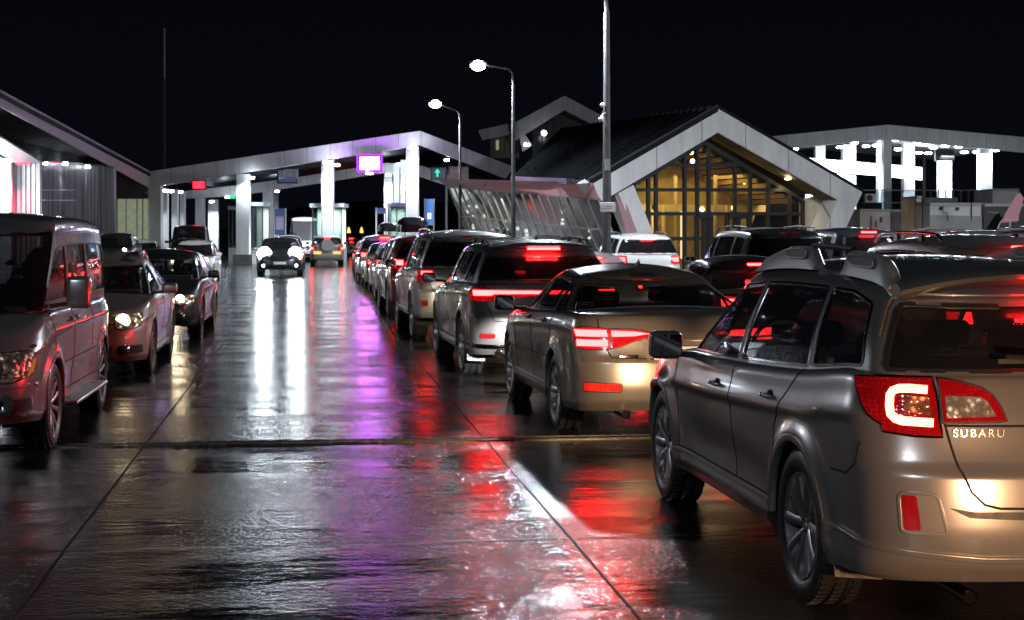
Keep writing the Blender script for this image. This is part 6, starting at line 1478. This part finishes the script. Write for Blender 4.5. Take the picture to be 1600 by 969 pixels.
# ------------------------------------------------------------------ Q3 crossover with a full-width light bar
def crossover():
    p = P_grey()
    S = finish(auto('suv', y0=-2.46, y1=2.36, ra=-1.45, fa=1.45, Wd=0.945, R=0.375, zs=0.28, beltR=1.16, beltF=1.06, hoodz=0.95, nosez=0.82, roof=1.63, rgb=-2.34, rgt=-2.0, cowl=1.15, wst=0.35, top=0.66, crR=0.42, nR=2.7, gplanR=0.93,
                    paint=p, chrome=True, rim='five', clad=0.42, tail=0.07, rails=(-1.75, 0.15), railmat=M_black(), glass=glass('tinted_glass', (0.16,0.17,0.18)), glass_rear=glass('privacy_glass', (0.035,0.03,0.03)), mirmat=M_black()))
    S['rearwin'] = (0.10, 0.80, 0.88, 0.82)
    o = make_car(S, 'dark grey crossover with a full-width red light bar, ahead of the bronze saloon', 'crossover', 'crossover_car', 2.80, 21.40, math.radians(1.7), QG, 2)
    lo = S['lower']; W_ = S['Wd']
    lens = poly(lo, [('s', -2.02, 1.07), ('s', -2.04, 0.99), ('s', -2.08, 0.945), ('r', 0.80, 0.93), ('r', 0.62, 0.935), ('r', 0.60, 0.97), ('r', 0, 0.985), ('r', 0, 1.075), ('r', 0.6, 1.08), ('r', 0.80, 1.085)], 0.04)
    lens = [(max(0, q), t) for q, t in lens]
    m_ = MB(); patch(m_, lo, lens, 0.012, 0.05, 0, 'LR'); tl = m_.build('tail_lamp', M_redglow(), o)
    m_ = MB(); patch(m_, lo, poly(lo, [('r', 0, 1.02), ('r', 0.62, 1.02), ('r', 0.66, 1.0), ('r', 0.84, 1.0), ('r', 0.84, 1.062), ('r', 0.62, 1.062), ('r', 0, 1.055)], 0.04), 0.016, 0.05, 0, 'LR'); m_.build('light_bar', BRAKE, tl)
    m_ = MB(); rbox(m_, (0, -2.10, 1.565), (0.40, 0.06, 0.028), 0.01); m_.build('brake_light', BRAKE, o)
    # spoiler
    m_ = MB(); vs = []; n = 13
    for i in range(n):
        f = -1+2*i/(n-1); x = f*0.62; e = abs(f)**3
        vs += [(x, -1.85, 1.645+0.03*(1-f*f)-0.03*e), (x, -2.12+0.06*e, 1.615+0.03*(1-f*f)-0.03*e), (x, -2.14+0.06*e, 1.595), (x, -2.05, 1.575)]
    m_.add(vs, [(i*4+j, i*4+(j+1) % 4, (i+1)*4+(j+1) % 4, (i+1)*4+j) for i in range(n-1) for j in range(4)]+[(0,1,2,3), tuple((n-1)*4+j for j in (3,2,1,0))]); m_.build('spoiler', p, o)
    ref = poly(lo, rounded([('r', 0.80, 0.50), ('r', 0.64, 0.50), ('r', 0.64, 0.545), ('r', 0.80, 0.545)], 0.015), 0.03)
    lamp(o, 'bumper_reflector', lo, ref, M_redlens(), 'LR', 0.008)
    m_ = MB(); ribbon(m_, lo, poly(lo, [('s', -1.95, 0.42), ('r', 0.86, 0.40), ('r', 0.0, 0.38)], 0.04, False), 0.05, 0.018, False, 0, 'LR'); m_.build('bumper_skirt', M_chrome(), o)
    for s_ in (-1, 1):
        m_ = MB(); rbox(m_, (s_*0.50, -2.48, 0.345), (0.24, 0.10, 0.075), 0.03); m_.ell((s_*0.50, -2.532, 0.345), (0.095, 0.006, 0.024), mi=1); m_.build('exhaust_tip', [M_chrome(), M_gap()], o)
        m_ = MB(); m_.prism([(s_*0.92, -1.90, 0.42), (s_*0.92, -1.93, 0.20), (s_*0.70, -1.93, 0.19), (s_*0.70, -1.90, 0.42)], (0, -0.012, 0)); m_.build('mud_flap', M_black(), o)
    m_ = MB(); rbox(m_, (0, -2.44, 0.78), (0.50, 0.014, 0.11), 0.01); m_.build('licence_plate', mat('plate_white', (0.75,0.75,0.72), 0.35), o)
    brake_spill(o, S, 1.0, 200); fin(o, S, -1.55); heads(o, S, 0.70, 0.86, power=150, col=WARM, es=30, lod=2); face(o, S, 0.62, 0.84, 0.45)
crossover()
# ------------------------------------------------------------------ Q4 tall off-roader
def offroader():
    p = P_silver()
    S = finish(auto('suv', y0=-2.42, y1=2.36, ra=-1.38, fa=1.40, Wd=0.945, R=0.385, zs=0.36, beltR=1.20, beltF=1.13, hoodz=1.03, nosez=0.90, roof=1.76, rgb=-2.34, rgt=-2.14, cowl=1.15, wst=0.45, top=0.68, crR=0.28, nR=3.4, gplanR=0.95,
                    paint=p, chrome=False, rim='five', clad=0.46, cladmat=p, tail=0.04, rails=(-1.95, 0.2), glass=glass('tinted_glass', (0.16,0.17,0.18)), glass_rear=glass('privacy_glass', (0.035,0.03,0.03)), mirmat=M_black()))
    o = make_car(S, 'tall silver off-roader with roof rails, ahead of the dark crossover', 'off-roader', 'off_road_car', 2.62, 28.2, math.radians(1.8), QG, 2)
    tails(o, S, 0.96, 1.16, 0.24, 0.30, True, 'top', lod=2, lit_high=False)
    lo = S['lower']; m_ = MB()
    m_ = MB(); rbox(m_, (0, -2.40, 0.88), (0.50, 0.014, 0.11), 0.01); m_.build('licence_plate', mat('plate_white', (0.75,0.75,0.72), 0.35), o)
    ref = poly(lo, rounded([('r', 0.84, 0.58), ('r', 0.76, 0.58), ('r', 0.76, 0.66), ('r', 0.84, 0.66)], 0.02), 0.03); lamp(o, 'bumper_reflector', lo, ref, M_redlens(), 'LR', 0.008)
    brake_spill(o, S, 1.05, 45); heads(o, S, 0.82, 0.99, power=120, col=WARM, es=30, lod=1); face(o, S, 0.68, 0.94, 0.45)
offroader()

# ------------------------------------------------------------------ rest of the queue
def q_car(kind, X, Y, rz, pnt, label, lamps=(0.9,1.05), lod=1, glow=True, style='block', head=90, group=QG, cat=None, name=None, hc=WARM, hi=True, lit_hi=True, **k):
    S = finish(auto(kind, paint=pnt, **k)); cat_ = cat or {'suv':'off-roader','wagon':'estate car','sedan':'saloon car','hatch':'hatchback','van':'van','minibus':'minibus'}[kind]
    nm = name or {'suv':'off_road_car','wagon':'estate_car','sedan':'saloon_car','hatch':'hatchback_car','van':'van','minibus':'minibus'}[kind]
    o = make_car(S, label, cat_, nm, X, Y, rz, group, lod)
    tails(o, S, lamps[0], lamps[1], 0.26, 0.34, glow, style, lod=lod, high=hi, lit_high=lit_hi)
    heads(o, S, S['nosez']-0.14, S['nosez']+0.02, power=head, col=hc, es=30, on=head > 0, lod=lod)
    if lod: face(o, S, S['nosez']-0.16, S['nosez']-0.02, 0.42)
    m_ = MB(); rbox(m_, (0, S['y0']+0.02, lamps[0]-0.12), (0.50, 0.02, 0.11), 0.01); m_.build('licence_plate', mat('plate_white', (0.75,0.75,0.72), 0.35), o)
    return o, S
R = math.radians
q_car('suv', 2.62, 35.9, R(1.2), P_red(), 'dark red off-roader with brake lamps lit, behind the estate with a roof box', (1.0,1.25), 1, True, 'block', 90, zs=0.3, roof=1.68)
q_car('wagon', 2.72, 41.9, R(0.8), P_silver(), 'silver estate carrying the larger black roof box in the queue', (0.85,1.05), 1, True, 'side', 90, roof=1.62, beltR=1.08)
roof_box(2.70, 41.4, 1.76, 'larger black roof box, on the silver estate in the queue')
q_car('hatch', 2.70, 47.6, R(0.5), P_white(), 'small white hatchback in the queue just beyond the estate with the roof box', (0.8,1.0), 1, True, 'block', 90, roof=1.46)
q_car('sedan', 2.72, 53.2, 0.0, P_dark(), 'dark saloon in the queue between the white hatchback and the boxed crossover', (0.75,0.92), 0, True, 'block', 90)
q_car('suv', 2.74, 59.0, 0.0, P_grey(), 'grey crossover carrying the smaller roof box, far along the queue', (0.9,1.1), 0, True, 'block', 90, roof=1.66)
roof_box(2.95, 58.6, 1.80, 'smaller black roof box, on the grey crossover far along the queue', 1.6, 0.74, 0.33)
q_car('sedan', 2.78, 65.2, 0.0, P_black(), 'black saloon in the queue just beyond the grey boxed crossover', (0.75,0.92), 0, True, 'block', 90)
q_car('hatch', 2.85, 71.4, 0.0, P_grey(), 'grey hatchback at the very front of the queue by the booth', (0.8,0.98), 0, True, 'block', 90)

# ------------------------------------------------------------------ left file, facing us
LG = 'cars leaving towards the camera'
def big_van():
    p = paint('silver_van_paint', (0.40,0.40,0.41), 0.22, 0.65, dirt=0.2)
    S = finish(auto('van', y0=-2.30, y1=2.42, ra=-1.42, fa=1.45, Wd=0.955, R=0.345, zs=0.27, beltR=1.13, beltF=1.10, hoodz=0.96, nosez=0.86, roof=1.90, cowl=1.72, wst=0.92, rgb=-2.27, rgt=-2.20, top=0.84, tw=0.225, crR=0.28, gplanR=0.97, crF=0.60,
               belt=[(-2.3,1.12),(0,1.12),(1.2,1.12),(1.62,1.09),(1.85,1.03),(2.2,0.93),(2.42,0.84)],
               paint=p, rim='multi', mirsize=(0.20,0.12,0.27), mirback=0.50, mirup=0.14, cabin=True,
               glass=glass('tinted_glass', (0.16,0.17,0.18)), glass_side=glass('smoked_glass', (0.10,0.10,0.11))))
    S['wtt'] = 0.70
    S['windows'] = [(-2.0, -1.95, -0.72, -0.72), (-0.62, -0.62, 0.42, 0.40), (0.52, 0.50, 1.42, 0.93)]
    S['seams'] = [[(0.47, 0.42), (0.47, 1.10)], [(-0.67, 0.7), (-0.67, 1.10)], [(1.42, 0.80), (1.50, 1.08)], [(-0.9, 0.66), (0.98, 0.66)], [(-2.0, 0.95), (0.42, 0.95)], [(0.55, 0.95), (1.5, 0.90)], [(-0.95, 0.42), (0.9, 0.42)]]
    S['handles'] = [(0.62, 1.00), (0.32, 1.00)]; S['crease'] = 0.17
    S['yf'] = [(0, 2.30), (0.15, 2.39), (0.4, 2.42), (0.65, 2.40), (0.85, 2.33), (1, 2.20)]
    o = make_car(S, 'silver people carrier nearest the camera on the left, cut off by the picture edge', 'van', 'passenger_van', -2.98, 14.95, math.pi-R(0.5), LG, 2)
    lo = S['lower']
    hl = poly(lo, [('s', 1.98, 0.80), ('f', 0.80, 0.83), ('f', 0.62, 0.82), ('f', 0.42, 0.76), ('f', 0.40, 0.66), ('f', 0.55, 0.60), ('f', 0.72, 0.60), ('s', 2.05, 0.66)], 0.04)
    am = poly(lo, [('s', 2.0, 0.785), ('f', 0.84, 0.80), ('f', 0.80, 0.63), ('s', 2.05, 0.67)], 0.04)
    lamp(o, 'headlamp', lo, hl, painted_glint_mat('headlamp_painted_glints', (0.45,0.43,0.40), (1,0.85,0.65), 1.2, 26), 'LR', 0.008, glows=[(am, mat('amber_lens', (0.75,0.30,0.05), 0.12, 0.1, 1.0, emis=(1,0.45,0.1), es=0.12), 'indicator')])
    for s_ in (-1, 1):
        q, t = lo.inv('f', 0.62, 0.71); pp = lo.pt(np.array([q]), np.array([t]))[0]
        m_ = MB(); m_.lathe([(0.028, 0.001), (0.030, 0.03), (0.022, 0.062), (0.032, 0.078), (0.0, 0.085)], 'Y', (s_*0.62, pp[1], 0.71), 20); m_.build('projector', [mat('projector_glass', (0.5,0.52,0.5), 0.08, 0.85, 1.0)], o, angle=25)
        q, t = lo.inv('f', 0.68, 0.43); pp = lo.pt(np.array([q]), np.array([t]))[0]
        m_ = MB(); m_.lathe([(0.006, 0.001), (0.016, 0.05), (0.020, 0.058), (0.002, 0.085)], 'Y', (s_*0.68, pp[1], 0.43), 20); m_.build('fog_lamp', mat('fog_glass', (0.25,0.25,0.24), 0.15, 0.7), o, angle=25)
        # side step
        m_ = MB(); rbox(m_, (s_*0.99, 0.0, 0.31), (0.13, 1.95, 0.035), 0.015); m_.bar((s_*0.85, -0.7, 0.34), (s_*0.99, -0.7, 0.30), 0.04); m_.bar((s_*0.85, 0.7, 0.34), (s_*0.99, 0.7, 0.30), 0.04); m_.build('side_step', mat('brushed_step', (0.45,0.44,0.43), 0.3, 0.9), o, angle=50)
    m_ = MB(); ribbon(m_, lo, poly(lo, [('s', 2.0, 0.56), ('f', 0.85, 0.57), ('f', 0, 0.56)], 0.05, False), 0.03, 0.008, False, 0, 'LR'); m_.build('bumper_line', p, o)
    face(o, S, 0.62, 0.80, 0.38)
    for s_ in (-1, 1):
        m_ = MB(); rbox(m_, (s_*0.959, 1.93, 0.90), (0.012, 0.045, 0.03), 0.006); m_.build('side_repeater', mat('amber_lens', (0.75,0.30,0.05)), o)
    m_ = MB(); m_.tube([(-0.55,1.80,1.10), (0.0,1.76,1.13), (0.25,1.70,1.18)], 0.012, 6); m_.build('wiper', M_black(), o)
    return o, S
big_van()
def oncoming(kind, X, Y, pnt, label, hz, on=True, es=60, col=WARM, power=0, lod=1, fog=False, rz=0.0, group=LG, r=0.075, plate=True, **k):
    S = finish(auto(kind, paint=pnt, **k)); 
    cat_ = {'suv':'off-roader','wagon':'estate car','sedan':'saloon car','hatch':'hatchback','van':'van','minibus':'minibus'}[kind]
    nm = {'suv':'off_road_car','wagon':'estate_car','sedan':'saloon_car','hatch':'hatchback_car','van':'van','minibus':'minibus'}[kind]
    o = make_car(S, label, cat_, nm, X, Y, PI+rz, group, lod)
    heads(o, S, hz[0], hz[1], on=on, col=col, es=es, power=power, lod=lod, fog=fog, r=r)
    if lod: face(o, S, S['nosez']-0.18, S['nosez']-0.02, 0.40)
    tails(o, S, S['beltR']-0.24, S['beltR']-0.05, glow=False, lod=lod, high=False)
    if plate: m_ = MB(); rbox(m_, (0, S['y1']+0.005, S['zs']+0.26), (0.50, 0.02, 0.11), 0.01); m_.build('licence_plate', mat('plate_white', (0.75,0.75,0.72), 0.35), o)
    return o, S
lt = glass('light_tint_glass', (0.22,0.23,0.23))
l2, S2 = oncoming('sedan', -2.80, 21.95, P_beige(), 'champagne saloon with its headlamp on, right behind the silver people carrier', (0.59,0.79), es=14, power=0, lod=2, fog=1, fa=1.42, ra=-1.38, y1=2.35, y0=-2.4, roof=1.44, R=0.33, nosez=0.73, hoodz=0.84, beltF=0.96, beltR=1.03, rim='multi', r=0.085, cabin=True, chrome=True, glass=glass('clear_glass', (0.42,0.43,0.42)), glass_side=lt, rails=(-1.3, 0.1))
l3, S3 = oncoming('wagon', -2.62, 28.9, P_dark(), 'dark blue estate with headlamps on, behind the champagne saloon', (0.58,0.75), es=40, power=0, lod=2, fog=1, fa=1.30, ra=-1.30, y1=2.25, roof=1.42, nosez=0.70, hoodz=0.80, chrome=True, glass=glass('clear_glass', (0.42,0.43,0.42)), glass_side=lt, rz=R(-1.5))
oncoming('hatch', -4.20, 61.5, P_white(), 'small white hatchback with bright headlamps, further back in the left file', (0.66,0.84), es=90, lod=1, fog=2, r=0.12, rz=R(-3))
oncoming('sedan', -5.1, 70.5, P_black(), 'black saloon tucked behind the small white hatchback', (0.58,0.74), es=25, lod=0, roof=1.5)
oncoming('van', -6.0, 84.5, P_dark(), 'dark high van by the left canopy columns with one headlamp showing', (0.85,1.05), es=30, lod=1, roof=2.15, beltR=1.25, beltF=1.25, hoodz=1.15, nosez=1.02, zs=0.32, R=0.37)
oncoming('suv', -6.6, 93.5, P_grey(), 'grey off-roader behind the dark van under the canopy', (0.8,0.98), es=30, lod=0)
oncoming('suv', -8.1, 69.5, P_dark(), 'dark tall off-roader with one lit headlamp beside the lit left window', (0.98,1.15), es=45, lod=1, roof=1.74, hoodz=1.12, nosez=1.02)
oncoming('sedan', -7.9, 79.0, P_white(), 'white saloon parked in front of the standing person', (0.6,0.76), on=False, lod=1, roof=1.42, plate=True)
oncoming('sedan', -6.4, 42.5, P_black(), 'black saloon glimpsed between the people carrier and the dark off-roader', (0.6,0.76), on=False, lod=1, roof=1.40, chrome=True)
# centre file
CG = 'cars in the middle lane'
oncoming('suv', -1.10, 68.2, P_dark(), 'dark off-roader driving towards the camera with glaring white headlamps', (0.80,1.02), es=90, col=COOL, lod=1, fog=2, r=0.29, group=CG, roof=1.56, beltR=1.1, beltF=1.05, hoodz=0.98, nosez=0.86, zs=0.28)
oncoming('wagon', -1.0, 84.5, P_grey(), 'grey estate close behind the off-roader with glaring headlamps', (0.62,0.80), on=False, lod=0, group=CG, roof=1.62)
oncoming('minibus', -0.15, 102, P_white(), 'white high-roof minibus with one glaring headlamp under the canopy', (0.95,1.15), es=300, col=COOL, lod=1, r=0.20, group=CG, roof=2.75)
q_car('suv', 1.07, 88.6, 0.0, paint('light_grey_paint', (0.3,0.3,0.29), 0.4, 0.2), 'boxy grey off-roader with a spare wheel on its back, passing the booth', (0.85,1.05), 1, True, 'side', 10, group=CG, roof=1.62, Wd=0.9, zs=0.3, tail=0.0)
sp = MB(); sp.lathe([(-0.12,0.001),(-0.12,0.30),(-0.09,0.34),(0.06,0.34),(0.10,0.28),(0.10,0.001)], 'Y', (0,-2.52,1.12), 28)
so = sp.build('spare_wheel', mat('spare_cover', (0.35,0.35,0.34), 0.5), bpy.data.objects[[o.name for o in bpy.data.objects if o.get('label','').startswith('boxy grey off')][0]])
for s_ in (-1, 1):
    m_ = MB(); rbox(m_, (s_*0.52, -2.44, 0.72), (0.42, 0.05, 0.16), 0.01); m_.build('amber_marker', emit('amber_marker', (1.0,0.72,0.22), 1.1), so.parent)
q_car('sedan', 3.4, 126, 0.0, P_grey(), 'pale saloon leaving beyond the canopy, farthest car in view', (0.7,0.9), 0, True, 'block', 10, group=CG)

# ------------------------------------------------------------------ right files, mostly roofs above the foreground car
RG = 'cars queueing in the right-hand lanes'
bk = dict(group=RG)
q_car('wagon', 6.15, 15.1, 0.0, P_silver(), 'silver crossover with a pale window line, right beside the foreground estate', (0.95,1.12), 1, True, 'block', 25, roof=1.69, beltR=1.18, beltF=1.08, Wd=0.93, chrome=True, zs=0.28, rails=(-1.6, 0.1), **bk)
q_car('sedan', 5.95, 21.9, R(1.0), P_black(), 'black saloon with a red-rimmed window line behind the bronze saloon', (0.78,0.95), 1, True, 'block', 25, roof=1.40, chrome=True, **bk)
q_car('sedan', 4.95, 29.0, R(1.5), P_white(), 'white saloon between the dark crossover and the white off-roader', (0.78,0.95), 1, True, 'block', 90, roof=1.38, **bk)
q_car('sedan', 6.1, 41.5, R(1.5), P_dark(), 'dark saloon roof in front of the slanted glass wall', (0.8,0.97), 1, False, 'block', 0, lit_hi=False, roof=1.66, **bk)
q_car('suv', 9.15, 44.8, R(1.0), P_white(), 'white off-roader with black rear window before the glazed gable', (0.93,1.15), 1, True, 'block', 90, roof=1.72, rails=(-1.7,0.1), railmat=M_black(), glass_rear=glass('privacy_glass', (0.035,0.03,0.03)), **bk)
q_car('suv', 8.75, 30.7, R(1.0), P_black(), 'big black off-roader with long roof before the glazed gable', (1.0,1.2), 1, False, 'block', 20, lit_hi=False, roof=1.82, rails=(-1.8,0.4), railmat=M_black(), y0=-2.5, glass_rear=glass('privacy_glass', (0.035,0.03,0.03)), **bk)
q_car('wagon', 8.6, 20.4, 0.0, paint('pale_silver_paint', (0.5,0.5,0.49), 0.36, 0.4), 'pale silver estate with bright roof rails, far right above the foreground car', (0.95,1.12), 1, True, 'block', 25, roof=1.74, beltR=1.2, beltF=1.12, rails=(-1.8,0.5), railmat=mat('rail_silver', (0.26,0.26,0.27), 0.42, 0.5), zs=0.3, **bk)
q_car('suv', 12.3, 36.2, 0.0, P_dark(), 'dark off-roader with a wide high brake light behind the big black off-roader', (1.0,1.2), 1, True, 'block', 90, roof=1.84, **bk)
q_car('suv', 12.4, 26.4, 0.0, P_black(), 'black off-roader farthest right behind the pale silver estate', (1.0,1.2), 1, False, 'block', 20, lit_hi=False, roof=1.84, **bk)
# ================================================================== people
def skin_body(name, joints, edges, parent, m, sub=2):
    me = bpy.data.meshes.new(name); me.from_pydata([j[0] for j in joints], edges, []); me.update()
    o = bpy.data.objects.new(name, me); scene.collection.objects.link(o); o.parent = parent
    md = o.modifiers.new('skin', 'SKIN'); md.use_smooth_shade = True
    for i, j in enumerate(joints):
        v = me.skin_vertices[0].data[i]; v.radius = (j[1], j[1]*(j[2] if len(j) > 2 else 1))
    me.skin_vertices[0].data[0].use_root = True
    s = o.modifiers.new('sub', 'SUBSURF'); s.levels = sub; s.render_levels = sub
    me.materials.append(m); return o
def head(parent, c, m, hair, r=0.105):
    b = MB(); b.ell(c, (r*0.78, r*0.95, r*1.12), 18, 14); b.ell((c[0], c[1]+r*0.98, c[2]-r*0.1), (0.014,0.02,0.024), 8, 6)
    for s_ in (-1, 1):
        b.ell((c[0]+s_*r*0.78, c[1], c[2]-r*0.05), (0.012,0.02,0.03), 8, 6)
    b.build('head', m, parent)
    e = MB()
    for s_ in (-1, 1): e.ell((c[0]+s_*0.034, c[1]+r*0.86, c[2]+0.01), (0.011,0.007,0.007), 8, 6)
    e.box((c[0], c[1]+r*0.88, c[2]-r*0.5), (0.045,0.008,0.008)); e.build('face_features', mat('eye_dark', (0.03,0.02,0.02), 0.4), parent)
    h = MB(); h.ell((c[0], c[1]-r*0.12, c[2]+r*0.22), (r*0.84, r*0.98, r*1.02), 18, 10); h.build('hair', hair, parent)
def standing(X, Y, label):
    t = thing('person', label, 'person', (X, Y, 0), PI-0.1)
    coat = mat('dark_coat', (0.015,0.015,0.017), 0.7)
    J = [((0,0,0.95), 0.15, 0.75), ((0,0,1.15), 0.15, 0.7), ((0,0.01,1.38), 0.17, 0.6), ((0,0.01,1.50), 0.06), ((0,0.015,1.58), 0.055),
         ((-0.20,0,1.42), 0.075), ((-0.29,-0.01,1.15), 0.058), ((-0.25,0.10,0.93), 0.045), ((-0.22,0.13,0.86), 0.038),
         ((0.20,0,1.42), 0.075), ((0.30,-0.01,1.15), 0.058), ((0.26,0.10,0.93), 0.045), ((0.23,0.13,0.86), 0.038),
         ((-0.10,0,0.86), 0.095), ((-0.12,0.01,0.50), 0.068), ((-0.13,-0.01,0.10), 0.050), ((-0.14,0.13,0.04), 0.04),
         ((0.10,0,0.86), 0.095), ((0.12,0.01,0.50), 0.068), ((0.13,-0.01,0.10), 0.050), ((0.14,0.13,0.04), 0.04)]
    E = [(0,1),(1,2),(2,3),(3,4),(2,5),(5,6),(6,7),(7,8),(2,9),(9,10),(10,11),(11,12),(0,13),(13,14),(14,15),(15,16),(0,17),(17,18),(18,19),(19,20)]
    skin_body('body', J, E, t, coat)
    head(t, (0,0.03,1.66), mat('skin_tone', (0.35,0.22,0.16), 0.5), mat('dark_hair', (0.012,0.01,0.008), 0.6))
    return t
def driver(car_x, car_y, rz, sx, sy, sz, label, coat=(0.03,0.03,0.04)):
    """seated person behind the wheel: hips on the seat, hands forward"""
    o = Matrix.Rotation(rz, 3, 'Z') @ Vector((sx, sy, 0)); t = thing('person', label, 'person', (car_x+o.x, car_y+o.y, sz), rz)
    J = [((0,0,0.12), 0.14, 0.8), ((0,-0.06,0.34), 0.15, 0.72), ((0,-0.10,0.55), 0.165, 0.6), ((0,-0.08,0.66), 0.06), ((0,-0.06,0.73), 0.055),
         ((-0.19,-0.09,0.57), 0.07), ((-0.24,0.08,0.36), 0.052), ((-0.16,0.30,0.42), 0.042), ((-0.15,0.37,0.44), 0.036),
         ((0.19,-0.09,0.57), 0.07), ((0.24,0.08,0.36), 0.052), ((0.16,0.30,0.42), 0.042), ((0.15,0.37,0.44), 0.036),
         ((-0.10,0.12,0.13), 0.09), ((-0.14,0.46,0.17), 0.066), ((-0.13,0.62,-0.18), 0.05), ((0.10,0.12,0.13), 0.09), ((0.14,0.46,0.17), 0.066), ((0.13,0.62,-0.18), 0.05)]
    E = [(0,1),(1,2),(2,3),(3,4),(2,5),(5,6),(6,7),(7,8),(2,9),(9,10),(10,11),(11,12),(0,13),(13,14),(14,15),(0,16),(16,17),(17,18)]
    skin_body('body', J, E, t, mat('driver_coat', coat, 0.7), 1)
    head(t, (0,-0.03,0.82), mat('skin_tone', (0.35,0.22,0.16), 0.5), mat('dark_hair', (0.012,0.01,0.008), 0.6))
standing(*at(274, 365, 83.5).xy, 'person in a dark coat standing behind the white saloon at the left')
driver(-2.80, 21.95, PI, -0.36, 0.02, 0.42, 'driver in dark clothes at the wheel of the champagne saloon')
driver(-2.62, 28.9, PI, -0.36, 0.02, 0.42, 'driver in dark clothes at the wheel of the dark blue estate')
# headlights of the next car in the queue, which stands just outside the picture behind the foreground estate
for s_ in (-0.62, 0.62):
    spot('following_car_headlight', (3.35+s_, 3.6, 0.72), (0.02, 1, -0.03), 520, (1.0, 0.55, 0.27), 44, 1.0, 0.07)
# added fill lights outside the view, with no posts, brightening gable, hall and foreground
point('fill_right', (21, 30, 9), 11000, (0.86,0.92,1.0), 0.2)
point('fill_left', (-17, 42, 8), 2600, (0.86,0.92,1.0), 0.2)
point('fill_near', (-7, -5, 7.5), 2200, (0.86,0.92,1.0), 0.2)
